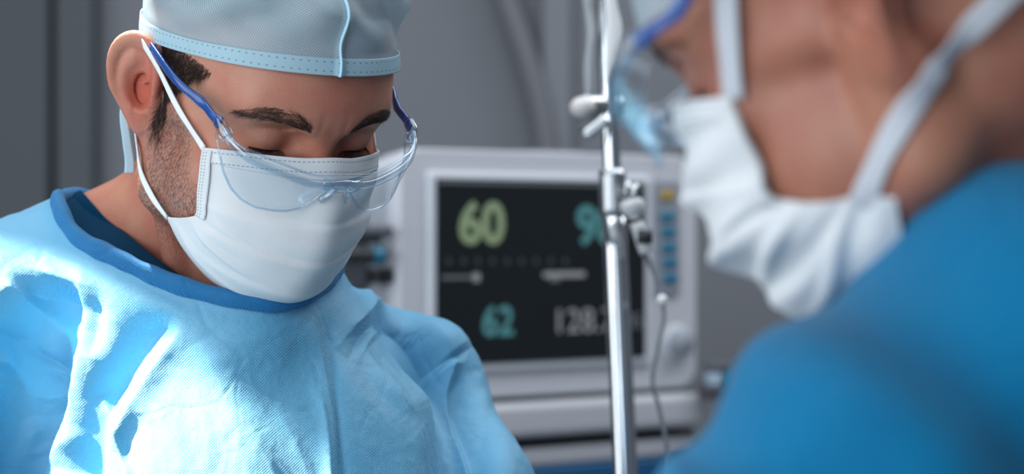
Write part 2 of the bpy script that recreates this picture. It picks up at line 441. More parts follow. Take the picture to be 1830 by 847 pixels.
def hair_mesh(name, roots, dirs, norms, length, rad, lift=.35, curl=.25, seg=3):
    """tapered three sided hairs; roots (n,3) m"""
    n = len(roots); L = np.broadcast_to(length, (n,))[:, None]; r = np.broadcast_to(rad, (n,))
    s = np.cross(dirs, norms); s /= np.linalg.norm(s, axis=1)[:, None]+1e-9
    sway = rng.normal(0, 1, (n, 1))*curl
    pts = []
    for k in range(seg+1):
        t = k/seg
        pts.append(roots+dirs*L*t+norms*L*lift*t*(1-.6*t)+s*L*sway*t*t)
    V = np.empty((n, seg+1, 3, 3)); 
    for k in range(seg+1):
        rr = (r*(1-.85*k/seg))[:, None]
        for j in range(3):
            a = 2*np.pi*j/3; V[:, k, j] = pts[k]+rr*(np.cos(a)*s+np.sin(a)*norms)
    base = np.arange(n)[:, None]*(seg+1)*3; F = []
    for k in range(seg):
        for j in range(3):
            a, b = k*3+j, k*3+(j+1) % 3
            F.append(base+np.array([a, b, b+3, a+3]))
    return mesh_np(name, V.reshape(-1, 3), np.concatenate(F))
def grad_n(fn, q, e=.6):
    g = np.stack([fn(q+np.eye(3)[i]*e)-fn(q-np.eye(3)[i]*e) for i in range(3)], 1); return g/np.linalg.norm(g, axis=1)[:, None]
def snap(fn, q, off=0.):
    for _ in range(6): q = q-grad_n(fn, q)*(fn(q)-off)[:, None]
    return q
HF = lambda q: head_field(q)                     # head-local mm
HFN = lambda q: head_field(q, ears=False)
def lay_hair(name, pts_local, dir_local, Rm, Om, m, parent, length, rad, lift, jit=.25, curl=.25):
    q = snap(HF, np.asarray(pts_local, float)); nn = grad_n(HF, q)
    d = np.asarray(dir_local, float)+rng.normal(0, jit, q.shape); d -= nn*(d*nn).sum(1)[:, None]; d /= np.linalg.norm(d, axis=1)[:, None]
    return link(name, hair_mesh(name, (q@Rm.T+Om)/1000, d@Rm.T, nn@Rm.T, length, rad, lift, curl), m, parent)
def polyl(pts, t):
    return catmull(pts, 400)[np.clip((np.asarray(t)*399).astype(int), 0, 399)]

def brow(side, Rm, Om, parent, n=760, top=0.0):
    ctl = np.array([(13, -96, 30.5), (22, -94, 33.5), (34, -90, 35.5), (45, -82, 34.5), (55, -70, 28.5)], float); ctl[:, 2] += top
    t = rng.beta(1.1, 1.25, n); c = polyl(ctl, t); tang = polyl(np.gradient(ctl, axis=0), t)
    wid = 5.3*np.clip(np.sin(np.pi*np.clip(t*.85+.12, 0, 1)), .15, 1)
    o = rng.uniform(-1, 1, n)*wid; q = c+np.stack([0*o, 0*o, o], 1)
    d = tang/np.linalg.norm(tang, axis=1)[:, None]; d[:, 2] += .75-1.5*t-.5*o/6*(t > .3)
    q[:, 0] *= side; d[:, 0] *= side
    lay_hair('eyebrow', q, d, Rm, Om, BROWM, parent, rng.uniform(.005, .0095, n), .000085, .18)
def lashes(side, Rm, Om, parent):
    n = 170; a = np.radians(np.linspace(-62, 62, n)); el = np.radians(-31+6*np.cos(a))
    c = V3(31, -72, 14)
    dirn = np.stack([np.sin(a)*np.cos(el), -np.cos(a)*np.cos(el), np.sin(el)], 1)
    q = c+dirn*np.array([15.3, 14.2, 14.2]); d = dirn*.9+V3(0, -.25, -.35)
    q[:, 0] *= side; d[:, 0] *= side; dirn[:, 0] *= side
    d /= np.linalg.norm(d, axis=1)[:, None]
    link('eyelashes', hair_mesh('eyelashes', (q@Rm.T+Om)/1000, d@Rm.T, dirn@Rm.T, .0080, .00016, .1, .2), HAIRM, parent)
EYEM = mat('eye_white', (.70, .66, .62), .15); IRISM = mat('brown_iris', (.05, .025, .015), .1)
def eyeball(side, Rm, Om, parent):
    bm = bmesh.new(); bmesh.ops.create_uvsphere(bm, u_segments=32, v_segments=24, radius=.0122)
    o = link('eyeball', mesh_bm('eyeball', bm), EYEM, None); c = (V3(side*31, -71.5, 13.5)@Rm.T+Om)/1000
    g = V3(0, -np.cos(.75), -np.sin(.75))@Rm.T                    # gaze, down the table
    for v in o.data.vertices: v.co = v.co+Vector(c)
    o.parent = parent; bpy.context.view_layer.update(); o.matrix_parent_inverse = parent.matrix_world.inverted()
    bm = bmesh.new(); bmesh.ops.create_uvsphere(bm, u_segments=24, v_segments=12, radius=.0062)
    for v in bm.verts: v.co.z *= .30
    Q = Vector(g).to_track_quat('Z', 'Y').to_matrix()
    for v in bm.verts: v.co = Q@v.co+Vector(c)+Vector(g)*.0112
    link('iris', mesh_bm('iris', bm), IRISM, o)
for s in (-1, 1): brow(s, R1, O1, BODY1); lashes(s, R1, O1, BODY1); eyeball(s, R1, O1, surgeon)

# short hair at the temples and nape below the cap, and the stubble
def temple_hair(Rm, Om, parent, n=9500):
    th = rng.uniform(0, 1, n); z = rng.uniform(-34, 44, n); y = rng.uniform(-50, 14, n)
    # keep the region: in front of the ear, above the beard, hairline running forward-up
    front = -14-24*np.clip((z-2)/34, 0, 1)-14*np.clip((z-30)/14, 0, 1); back = np.where(z > 26, 12, -3.5+z*.05)
    k = (y > front) & (y < back) & (z > -10-rng.uniform(0, 22, n)); y, z = y[k], z[k]; n = len(y)
    for sd in (-1, 1):
        q = np.stack([np.full(n, 70.)*sd, y, z], 1)
        lay_hair('temple_hair', q, np.tile([0, .25, -1.], (n, 1)), Rm, Om, HAIRM, parent, rng.uniform(.005, .010, n), .00010, .25, .3)
temple_hair(R1, O1, BODY1)
def stubble(hl, w, Rm, Om, parent, n=5200):
    ok = np.where((w > .25))[0]; pr = w[ok]/w[ok].sum(); i = rng.choice(ok, n, p=pr)
    q = hl[i]+rng.normal(0, .5, (n, 3))
    lay_hair('stubble', q, np.tile([0, .1, -1.], (n, 1)), Rm, Om, HAIRM, parent, rng.uniform(.0012, .0030, n), .000075, .55, .35)
stubble(hl1, beard1, R1, O1, BODY1)

# ---------------------------------------------------------------- bouffant-free tie cap
def make_cap(Rm, Om, edge_fn, parent_label, cat, seam_az=None, puff=(84, 107, 94), capm=None, wr=1.0, nu=420, nv=110):
    c = V3(0, 2, 46); az = np.linspace(0, 2*np.pi, nu, endpoint=False)
    def radial(dirn, off):
        lo, hi = np.full(len(dirn), 40.), np.full(len(dirn), 160.)
        for _ in range(22):
            mid = (lo+hi)/2; v = HFN(c+dirn*mid[:, None]); ins = v < off; lo = np.where(ins, mid, lo); hi = np.where(ins, hi, mid)
        return lo
    # edge: solve the elevation whose surface point lies on the edge plane z = edge_fn(x,y)
    el = np.zeros(nu)
    for _ in range(14):
        d = np.stack([np.sin(az)*np.cos(el), -np.cos(az)*np.cos(el), np.sin(el)], 1); r = radial(d, 3.2); q = c+d*r[:, None]
        el += .8*(edge_fn(q[:, 0], q[:, 1])-q[:, 2])/r
    v = np.linspace(0, 1, nv)**1.15
    E = el[:, None]+(np.pi/2-el[:, None])*v[None]; A = np.broadcast_to(az[:, None], E.shape)
    D = np.stack([np.sin(A)*np.cos(E), -np.cos(A)*np.cos(E), np.sin(E)], -1)
    r0 = radial(D.reshape(-1, 3), 3.2).reshape(E.shape); pf = np.array(puff, float)
    r1 = 1/np.sqrt(((D/pf)**2).sum(-1)); r1 = np.maximum(r1, r0+1.5)
    k = np.clip((v-.075)/.30, 0, 1); k = (k*k*(3-2*k))[None]
    r = r0*(1-k)+r1*k
    # gathers and soft dents
    h = (v[None]-.10)
    def W(fu, fv, ph, am): return am*np.sin(fu*A+fv*v[None]*6+ph)
    wv = W(5, 1.5, .3, 1.3)+W(9, -2, 1.1, .7)+W(17, 3, 2., .25)+W(4, 3, 4., 1.2)+W(7, -3, .7, .8)
    r = r+wr*wv*np.clip(h*6, 0, 1)*(1-v[None]**3)*2.4
    r = r+wr*.5*np.abs(np.sin(6*A+3*v[None]*4+1.3*np.sin(3*A)))*np.clip(h*8, 0, 1)*(1-v[None]**2)
    if seam_az is not None:
        da = (A-seam_az+np.pi) % (2*np.pi)-np.pi; r = r+2.2*np.exp(-(da*90/1.6)**2)-1.2*np.exp(-((da*90-6)/5.)**2)*np.clip(h*6, 0, 1)
    G = (c+D*r[..., None])
    arc = A*88; hv = np.cumsum(np.linalg.norm(np.diff(G, axis=1, prepend=G[:, :1]), axis=-1), 1)
    return G, arc, hv, v
def cap_edge1(x, y): return 33+(y-11)*-.325
G, arc, hv, vv = make_cap(R1, O1, cap_edge1, '', '', seam_az=math.radians(-3))
cap_o = empty('surgical_cap', (h2w(V3(0, 2, 100))/1000).tolist())
put(cap_o, 'light blue disposable surgical cap with a front seam on the man at left', 'cap')
Wg = (G@R1.T+O1)/1000
nb = int(np.argmax(hv.mean(0) > 11))
mm = grid_mesh('cap_crown', Wg[:, nb-1:], True, False); cuv(mm, arc[:, nb-1:], hv[:, nb-1:]); link('crown', mm, CAPM, cap_o)
nrm = (G-V3(0, 2, 46)); nrm /= np.linalg.norm(nrm, axis=-1)[..., None]
Gb = ((G+nrm*.5)[:, :nb+1]@R1.T+O1)/1000
mm = grid_mesh('cap_band', Gb, True, False); cuv(mm, arc[:, :nb+1], hv[:, :nb+1]); mm = mod_apply(mm, ('SOLIDIFY', dict(thickness=.0009, offset=1))); link('band', mm, BANDM, cap_o)
js = int(round((math.radians(-3) % (2*math.pi))/(2*math.pi)*420)) % 420
sp = Gb[js]; sp = np.concatenate([sp, Wg[js, nb+1:70]]); 
sd = V3(1, 0, 0)@R1.T; fo = nrm[js, 0]@R1.T
sp = catmull(sp, 90)+fo*.0012+sd*(.0006*np.sin(np.linspace(0, 14, 90)))[:, None]
link('seam', sweep('seam', sp, .0016, .0007, 8, up=fo), SEAMM, cap_o)
# tie hanging behind the ear
tp = np.array([P(232, 150, 1.640), P(221, 200, 1.640), P(226, 250, 1.642), P(231, 285, 1.644), P(231, 309, 1.644)])
tb = catmull(tp, 40); link('tie', sweep('tie', tb, .0030*np.linspace(.8, 1.1, 40), .0005, 10, up=(1, .3, 0), power=6), SEAMM, cap_o)

# ---------------------------------------------------------------- face mask
HALF = np.array([
 [(-64,-61,-4),(-54,-77,3),(-38,-91,8),(-18,-102,12),(0,-107,15)],
 [(-63,-63,-18),(-54,-83,-12),(-38,-99,-8),(-18,-113,-5),(0,-120,-3)],
 [(-61,-65,-34),(-53,-87,-29),(-38,-104,-26),(-18,-119,-24),(0,-127,-22)],
 [(-59,-67,-49),(-52,-89,-46),(-37,-106,-45),(-18,-120,-44),(0,-127,-43)],
 [(-61,-54,-60),(-53,-80,-64),(-38,-100,-66),(-19,-114,-66),(0,-121,-66)],
 [(-62,-42,-67),(-53,-64,-80),(-38,-86,-88),(-20,-101,-91),(0,-107,-92)],
 [(-62,-35,-70),(-50,-47,-88),(-35,-67,-101),(-18,-82,-105),(0,-90,-107)]], float)
def make_mask(parent, Rm, Om, half=HALF, nu=120, nv=150, pleat=1.0, seed=3):
    full = np.concatenate([half, half[:, 3::-1]*np.array([-1, 1, 1])], 1)
    G = bipatch(full, nu, nv)
    du = np.gradient(G, axis=1); dv = np.gradient(G, axis=0); N = np.cross(dv, du); N /= np.linalg.norm(N, axis=-1)[..., None]
    if N[nu//2, nv//2, 1] > 0: N = -N
    v = np.linspace(0, 1, nu)[:, None]; u = np.linspace(-1, 1, nv)[None]
    e = np.clip((1-np.abs(u))*5, 0, 1); r = np.random.default_rng(seed)
    disp = 0
    # three pleats: saw-toothed steps, deepest at the sides
    for v0, am in ((.36, 1.5), (.56, 1.9), (.76, 1.6)):
        s = (v-v0-.03*u**2+.012*np.sin(4*u+v0*20)); disp = disp+am*pleat*(1/(1+np.exp(-s*120))*np.exp(-np.clip(s, 0, 1)*11))*(1-.3*u**2)
    for i in range(9):
        ang = r.uniform(-.5, .5); fr = r.uniform(5, 14); ph = r.uniform(0, 6.28)
        disp = disp+pleat*.42*np.sin((v*math.cos(ang)+u*.5*math.sin(ang))*fr*2+ph)*np.exp(-((u-r.uniform(-.8, .8))/.5)**2)
    # diagonal drag lines from the lower corners to the nose
    for sgn in (-1, 1):
        for k, (b, am) in enumerate(((.62, 1.3), (.78, 1.0), (.47, .8))):
            s = v-(b+.16*(1-abs(u))); disp = disp+pleat*am*np.exp(-(s/.022)**2)*np.exp(-((u-sgn*(.62))/.32)**2)
    disp = disp*np.clip(v*7, 0, 1)*np.clip((1-v)*9, 0, 1)*(.35+.65*e)
    G = G+N*disp[..., None]
    su = np.cumsum(np.linalg.norm(np.diff(G, axis=1, prepend=G[:, :1]), axis=-1), 1)
    sv = np.cumsum(np.linalg.norm(np.diff(G, axis=0, prepend=G[:1]), axis=-1), 0)
    Wd = (G@Rm.T+Om)/1000; Nw = N@Rm.T
    kt = 12; ke = 6
    me = grid_mesh('pleated_front', Wd, flip=True); cuv(me, su, sv)
    me = mod_apply(me, ('SOLIDIFY', dict(thickness=.0008, offset=-1)))
    link('pleated_front', me, MASKM, parent)
    j = int(np.argmax(sv[:, nv//4] > 11.5))
    b = Wd[:j+1]+Nw[:j+1]*.0009; me = grid_mesh('nose_strip', b, flip=True); cuv(me, su[:j+1], sv[:j+1]); me = mod_apply(me, ('SOLIDIFY', dict(thickness=.0007, offset=-1))); link('nose_strip', me, MASKEDGE, parent)
    i1 = int(nu*.52)
    for sl, uu in ((slice(0, 8), su), (slice(nv-8, nv), su.max(1)[:, None]-su)):
        b = Wd[2:i1, sl]+Nw[2:i1, sl]*.0018; me = grid_mesh('side_weld', b, flip=True); cuv(me, sv[2:i1, sl], uu[2:i1, sl]); me = mod_apply(me, ('SOLIDIFY', dict(thickness=.0008, offset=-1))); link('side_weld', me, WELDM, parent)
    return G
mask_o = empty('face_mask', (h2w(V3(0, -110, -50))/1000).tolist())
put(mask_o, 'white pleated surgical face mask worn by the man at left under clear glasses', 'face mask')
make_mask(mask_o, R1, O1, pleat=1.45)
LOOP = np.array([(-64,-61,-5),(-68,-45,1),(-72,-28,8),(-78,-8,21),(-83,4,29),(-86,14,33),(-84,22,26),(-80,24,8),(-76,18,-16),(-73,6,-40),(-72,-6,-54),(-68,-22,-64),(-63,-38,-70)], float)
def ear_loop(sd, Rm, Om, parent, pts=LOOP, m=LOOPM, w=.0024, snapit=True, fn=None):
    q = catmull(pts, 90)
    if snapit:
        f = HFN(q); g = grad_n(HFN, q); push = np.where(f < .8, .8-f, 0); q = q+g*push[:, None]
    up = grad_n(HFN, q); q = q*V3(sd, 1, 1); up = up*V3(sd, 1, 1)
    if fn is not None:
        for _ in range(4):
            f = fn(q); g = grad_n(fn, q); q = q+g*np.where(f < 1.6, 1.6-f, 0)[:, None]
        k = np.array([.25, .5, .25])
        for _ in range(6): q[1:-1] = q[:-2]*.25+q[1:-1]*.5+q[2:]*.25
        up = grad_n(fn, q)
    link('ear_loop', sweep('ear_loop', (q@Rm.T+Om)/1000, .0007, w, 12, up=up@Rm.T, power=3), m, parent)
for s in (1, -1): ear_loop(s, R1, O1, mask_o)

# ---------------------------------------------------------------- safety glasses
def clear_mat(name, tint, strength=.9, rough=.02, base=.035):
    m = bpy.data.materials.new(name); m.use_nodes = True; nt = m.node_tree; nt.nodes.remove(nt.nodes['Principled BSDF'])
    t = nd(m, 'ShaderNodeBsdfTransparent'); t.inputs[0].default_value = (*tint, 1)
    g = nd(m, 'ShaderNodeBsdfGlossy', Roughness=rough); g.inputs[0].default_value = (.95, .98, 1, 1)
    f = nd(m, 'ShaderNodeLayerWeight', Blend=.5); mx = nd(m, 'ShaderNodeMixShader')
    lk(m, math_(m, 'MULTIPLY_ADD', math_(m, 'POWER', f.outputs['Facing'], 4.), .45*strength, base), mx.inputs[0]); lk(m, t.outputs[0], mx.inputs[1]); lk(m, g.outputs[0], mx.inputs[2])
    lk(m, mx.outputs[0], nt.nodes['Material Output'].inputs[0]); return m
LENSM = clear_mat('clear_lens', (.95, .975, .99)); 
RIMM = clear_mat('clear_rim_plastic', (.84, .90, .95), 1.8, .07, .12)
BLUEM = mat('blue_temple_plastic', (.012, .075, .30), .25, Coat_Weight=.4)
def make_glasses(parent, Rm, Om, hx=70, z0=24, zb=7, yb=-128, rise=0., blue_to=1.0, earpt=(-80, 6, 31)):
    half = np.array([(-hx, -84, z0), (-hx+3, -96, z0-5), (-57, -109, z0-10), (-40, -120, zb+4), (-20, -126, zb), (0, yb, zb+1)], float)
    top = np.concatenate([half, half[4::-1]*np.array([-1, 1, 1])])
    path = catmull(top, 160); down = V3(0, .08, -1); down /= np.linalg.norm(down)
    x = path[:, 0]; ax = np.abs(x)
    h = np.interp(ax, [0, 5, 9, 14, 22, 30, 38, 47, 55, 61, 66, hx-1, hx], [2, 3, 7, 13, 21, 26, 29, 31, 30, 27, 21, 12, 8])
    W = lambda q: (q@Rm.T+Om)/1000
    v = np.linspace(0, 1, 24)
    for sl in (slice(0, 79), slice(81, 160)):
        pth = path[sl]; hh = h[sl]
        G = pth[:, None]+down*(hh[:, None]*v)[..., None]+V3(0, 1, 0)*(3.5*np.sin(v*np.pi/2)**2)[None, :, None]
        me = mod_apply(grid_mesh('lens', W(G)), ('SOLIDIFY', dict(thickness=.0018, offset=0)))
        link('lens', me, LENSM, parent)
        bot = G[:, -1]; link('lens_edge', sweep('lens_edge', W(bot[2:-2]), .0008, .0008, 8), RIMM, parent)
    fr = path[4:-4]; link('top_rim', sweep('top_rim', W(fr), .0028, .0021, 14, up=V3(0, 0, 1)@Rm.T, power=2.6), RIMM, parent)
    link('top_rim_ridge', sweep('top_rim_ridge', W(fr+V3(0, 3, 5.0)*np.clip((hx+4-np.abs(fr[:, :1]))/20, 0, 1)), .0011, .0010, 10), RIMM, parent)
    # bridge and nose pads
    br = np.array([(-13, yb+3, zb-1), (-6, yb-1, zb+0), (0, yb-2, zb+1), (6, yb-1, zb+0), (13, yb+3, zb-1)], float)
    link('bridge', sweep('bridge', W(catmull(br, 24)), .0046, .003, 12, up=V3(0, 0, 1)@Rm.T), RIMM, parent)
    for s in (-1, 1):
        pd = np.array([(s*5, yb+1, zb-2), (s*7, yb+3, zb-8), (s*9, yb+7, zb-14)], float)
        link('nose_pad', sweep('nose_pad', W(catmull(pd, 14)), .0016, .0032, 10, up=V3(1, 0, 0)@Rm.T), RIMM, parent)
        # hinge block, clear socket and blue temple arm
        hp = V3(s*hx, -84, z0)
        sk = np.array([hp+V3(s*-2, -7, -4), hp+V3(0, -1, 0), hp+V3(s*.5, 5, 2)]); link('hinge_socket', sweep('hinge_socket', W(catmull(sk, 12)), .0042, .0030, 12, up=V3(0, 0, 1)@Rm.T, power=4), RIMM, parent)
        e = V3(*earpt)*V3(-s, 1, 1)
        mid = [hp+V3(0, 2, 1), hp+V3(s*1.5, 12, 1.5), hp+V3(s*2.4, 26, 2.5), hp*(.45)+e*.55+V3(s*4.5, 0, 1), e+V3(s*1., -4, 1), e+V3(s*.5, 8, 1), e+V3(-s*1, 22, -9), e+V3(-s*3, 30, -22)]
        ap = catmull(np.array(mid), 80); t = np.linspace(0, 1, 80)
        hgt = .0031-.0008*t+.0012*np.exp(-((t-.03)/.05)**2)+.0008*np.exp(-((t-.30)/.03)**2)
        link('temple_arm', sweep('temple_arm', W(ap), hgt, .0015, 12, up=V3(0, 0, 1)@Rm.T, power=3.5), BLUEM, parent)
glasses = empty('safety_glasses', (h2w(V3(0, -120, 3))/1000).tolist())
put(glasses, 'clear safety glasses with blue temples resting over the white mask of the left man', 'glasses')
make_glasses(glasses, R1, O1)
# ---------------------------------------------------------------- gown
def gown_mat(name, col, dark, lum=1.0, pitch=2.0, see=.08, gloss=.06, spec=.45):
    m = mat(name, col, .62); b = bsdf(m)
    tc = nd(m, 'ShaderNodeNewGeometry').outputs['Position']; s = nd(m, 'ShaderNodeSeparateXYZ'); lk(m, tc, s.inputs[0])
    U = math_(m, 'MULTIPLY', math_(m, 'ADD', s.outputs[0], math_(m, 'MULTIPLY', s.outputs[1], .35)), 1000.); W = math_(m, 'MULTIPLY', math_(m, 'ADD', s.outputs[2], math_(m, 'MULTIPLY', s.outputs[1], .5)), 1000.)
    dot = ramp(m, lozenge(m, U, W, pitch), [(.25, 0.), (.65, 1.)])
    n = nd(m, 'ShaderNodeTexNoise', Scale=9., Detail=4.); lk(m, tc, n.inputs['Vector'])
    c = mixc(m, ramp(m, n.outputs[0], [(.35, 0.), (.7, .8)]), col, dark)
    c = mixc(m, math_(m, 'MULTIPLY', dot, .26), c, tuple(x*.55 for x in col))
    lk(m, c, b.inputs['Base Color']); b.inputs['Specular IOR Level'].default_value = spec
    b.inputs['Sheen Weight'].default_value = .15
    n2 = nd(m, 'ShaderNodeTexNoise', Scale=55., Detail=5.); lk(m, tc, n2.inputs['Vector'])
    vo = nd(m, 'ShaderNodeTexVoronoi', feature='DISTANCE_TO_EDGE', Scale=13.); dn = nd(m, 'ShaderNodeTexNoise', Scale=10., Detail=2.); lk(m, tc, dn.inputs['Vector'])
    va = nd(m, 'ShaderNodeVectorMath', operation='MULTIPLY_ADD'); lk(m, dn.outputs['Color'], va.inputs[0]); va.inputs[1].default_value = (.16, .16, .16); lk(m, tc, va.inputs[2]); lk(m, va.outputs[0], vo.inputs['Vector'])
    cre = bump(m, ramp(m, vo.outputs['Distance'], [(0., 0.), (.07, 1.)]), .35, .0012)
    bn = bump(m, n2.outputs[0], .6, .0022, cre); lk(m, bump(m, dot, .8, .0004, bn), b.inputs['Normal'])
    t = nd(m, 'ShaderNodeBsdfTranslucent'); lk(m, c, t.inputs[0])
    mx = nd(m, 'ShaderNodeMixShader', Fac=see); lk(m, b.outputs[0], mx.inputs[1]); lk(m, t.outputs[0], mx.inputs[2])
    gl = nd(m, 'ShaderNodeBsdfGlossy', Roughness=.58); gl.inputs[0].default_value = (.95, .97, 1, 1); mg = nd(m, 'ShaderNodeMixShader', Fac=gloss); lk(m, mx.outputs[0], mg.inputs[1]); lk(m, gl.outputs[0], mg.inputs[2]); lk(m, bump(m, dot, .8, .0004, bn), gl.inputs['Normal'])
    lk(m, mg.outputs[0], m.node_tree.nodes['Material Output'].inputs[0]); return m
GOWNM = gown_mat('gown_fabric', (.135, .51, .78), (.085, .43, .72))
COLLARM = gown_mat('gown_binding', (.010, .20, .47), (.008, .17, .42), gloss=.01, spec=.2)
SCRUBM = mat('scrub_shirt_cotton', (.0, .035, .085), .9, Specular_IOR_Level=.1)

COLP = [(106,366,1640),(138,424,1612),(210,463,1592),(310,508,1576),(430,538,1568),(520,538,1580),(582,505,1622),(604,462,1672),(580,440,1730),(440,415,1785),(270,378,1790),(150,356,1715),(116,357,1670)]
_cv = catmull(np.array([P(*c) for c in COLP]), 720, True); COL_C = _cv.mean(0)
_u, _s, _vt = np.linalg.svd(_cv-COL_C); _cn = _vt[2]*(1 if _vt[2][2] > 0 else -1)
_e1 = V3(1, 0, 0); _e1 = _e1-_cn*(_e1@_cn); _e1 /= np.linalg.norm(_e1); _e2 = np.cross(_cn, _e1)
_q = _cv-COL_C; _az = np.arctan2(_q@_e2, _q@_e1); _o = np.argsort(_az); _az = _az[_o]; _cvs = _cv[_o]
_T = np.linspace(-np.pi, np.pi, 721); _TC = np.stack([np.interp(_T, _az, _cvs[:, i], period=2*np.pi) for i in range(3)], 1)
_TR = np.linalg.norm((_TC-COL_C)-((_TC-COL_C)@_cn)[:, None]*_cn, axis=1)
def collar_sdf(p, r):
    q = p-COL_C; x = q@_e1; y = q@_e2; i = np.rint((np.arctan2(y, x)+np.pi)/(2*np.pi)*720).astype(int) % 721
    near = _TC[i]; return np.sqrt(((p-near)**2).sum(1))-r, np.sqrt(x*x+y*y)/_TR[i], ((p-near)@_cn)
SG_L = V3(*P(722, 705, 1745))
SLR = [SH_R+V3(-6, 0, 0), V3(*P(-150, 900, 1600)), V3(*P(-60, 1300, 1500))]
SLL = [SG_L, V3(*P(800, 900, 1690)), V3(*P(860, 1250, 1600))]
def gown1(p):
    t = smin(cap(p, V3(*P(135, 484, 1690)), SH_R, 50, 66), cap(p, V3(*P(520, 610, 1735)), SG_L, 50, 58), 40)
    t = smin(t, ell(p, V3(*P(400, 950, 1660)), (160, 108, 165)), 45)
    t = smin(t, ell(p, V3(*P(430, 1200, 1670)), (165, 120, 260)), 45)
    t = smin(t, cap(p, V3(*P(210, 680, 1640)), V3(*P(560, 720, 1662)), 52, 50), 40)
    d = smin(t, chain(p, SLR, [68, 66, 64], 20), 14)
    d = smin(d, chain(p, SLL, [60, 60, 60], 20), 14)
    c, rho, h = collar_sdf(p, 1.5); d = smin(d, yoke(p), 30)
    return smin(d, c, 12)
def yoke(p):
    q = p-COL_C; i = np.rint((np.arctan2(q@_e2, q@_e1)+np.pi)/(2*np.pi)*720).astype(int) % 721
    n = _TC[i]; inw = COL_C-n; inw = inw-(inw@_cn)[:, None]*_cn; inw /= np.linalg.norm(inw, axis=1)[:, None]
    return np.sqrt(((p-(n+inw*21-_cn*26))**2).sum(1))-28
def _seg(q, a, b):
    ab = b-a; t = np.clip(((q-a)@ab)/(ab@ab), 0, 1); c = a+t[:, None]*ab; dv = q-c
    s = np.sign(ab[0]*dv[:, 1]-ab[1]*dv[:, 0]); return np.sqrt((dv**2).sum(1)), s, t
def fold(Q, pts, amp, wl, wr, taper=(0.15, .15), sharp=1.6):
    """crease along a polyline drawn on the front of the garment (mm, x right, z up); wl/wr: width on each side"""
    dep = lambda x: 1585+max(0, x-560)*.55
    a = np.array([[(x-915)/PXF*dep(x), (423.5-y)/PXF*dep(x)] for x, y in pts]); a = catmull(a, 14)
    D = np.full(len(Q), 1e9); S = np.zeros(len(Q)); T = np.zeros(len(Q))
    for i in range(13):
        d, s, t = _seg(Q, a[i], a[i+1]); k = d < D; D[k] = d[k]; S[k] = s[k]; T[k] = ((i+t)/13)[k]
    w = np.where(S > 0, wl, wr)
    e = np.clip(T/taper[0] if taper[0] else 1, 0, 1)*np.clip((1-T)/taper[1] if taper[1] else 1, 0, 1)
    return amp*np.exp(-(D/w)**sharp)*e**.7
def vnoise(q, freq, seed):
    """smooth sum-of-sines noise on (n,2) points, about -1..1"""
    r = np.random.default_rng(seed); o = 0
    for i in range(7):
        th = r.uniform(0, np.pi); f = freq*r.uniform(.6, 1.7); o = o+np.sin((q[:, 0]*np.cos(th)+q[:, 1]*np.sin(th))*f+r.uniform(0, 6.3)+1.3*np.sin((q[:, 1]*np.cos(th*2)-q[:, 0]*np.sin(th))*f*.6+r.uniform(0, 6)))
    return o/4
# (points, amp mm, width on the upper-right side of travel, other side)
FOLDS1 = [
 ([(78,860),(118,740),(137,650),(141,560),(147,474)], 11, 5, 15, (0,.08), 1.3),      # thin sharp ridge by the armhole
 ([(110,500),(88,590),(70,700),(50,860)], -20, 19, 22, (.16,0), 2.0),                 # hollow between arm and chest
 ([(176,500),(166,580),(160,640)], -7, 6, 9, (.3,.4), 1.6),
 ([(316,552),(262,618),(215,690),(182,760),(170,860)], -13, 9, 20, (.12,.05), 1.7),  # long diagonal hollow
 ([(330,575),(280,650),(235,720),(205,800)], 5, 7, 9, (.2,.2), 1.5),
 ([(262,738),(236,790),(222,860)], -4, 6, 14, (.25,0), 1.6),
 ([(60,870),(105,805),(150,768)], 5, 8, 12, (0,.3), 1.5),
 ([(178,700),(206,760),(244,860)], 5, 4, 8, (.25,0), 1.4),
 ([(0,520),(45,545),(95,600),(115,660)], 8, 6, 12, (0,.3), 1.4),
 ([(-20,640),(20,660),(36,730),(30,860)], 7, 5, 8, (.1,0), 1.3),
 ([(-10,590),(30,610),(70,640),(120,650)], -3, 4, 6, (.1,.2), 1.5),
 ([(40,720),(80,700),(128,690)], 2.5, 3, 5, (.2,.2), 1.5),
 ([(40,660),(85,672),(125,665)], -2.5, 3, 4, (.2,.2), 1.5),
 ([(40,755),(90,722),(128,716)], -2.0, 3, 4, (.2,.2), 1.5),
 ([(545,548),(565,610),(585,680),(600,750),(606,860)], 3.0, 2.5, 7, (.1,0), 1.4),     # centre crease
 ([(585,560),(596,640),(612,740),(632,860)], -2.2, 3, 6, (.2,0), 1.4),
 ([(570,690),(590,770),(598,860)], 2.4, 1.5, 3, (.2,0), 1.4),
 ([(625,512),(650,556),(664,578)], 7, 5, 9, (.2,.3), 1.5),
 ([(664,578),(708,600),(740,640),(790,730),(822,860)], 10, 7, 15, (.08,0), 1.5),       # ridge left of the armhole fold
 ([(672,540),(720,575),(775,628),(818,672),(834,740),(840,860)], -34, 15, 20, (.15,0), 1.8),   # deep fold
 ([(680,510),(740,545),(800,590),(824,628)], 8, 9, 9, (.15,.1), 1.5),
 ([(826,622),(833,700),(850,790),(858,860)], 15, 5, 12, (.06,0), 1.4),
 ([(890,700),(880,770),(872,860)], -3.5, 6, 8, (.3,0), 1.5),
 ([(700,640),(730,720),(760,790),(770,860)], 2.2, 5, 8, (.2,0), 1.5),
 ([(640,600),(690,690),(760,750)], -2.5, 6, 8, (.2,.2), 1.5),
 ([(380,600),(430,700),(470,860)], 2.5, 18, 18, (.2,0), 2.0),
 ([(60,452),(110,470),(150,474)], 4, 5, 8, (.2,.2), 1.5),
 ([(150,470),(230,492),(300,540)], 4.5, 10, 12, (.2,.2), 1.6),
]
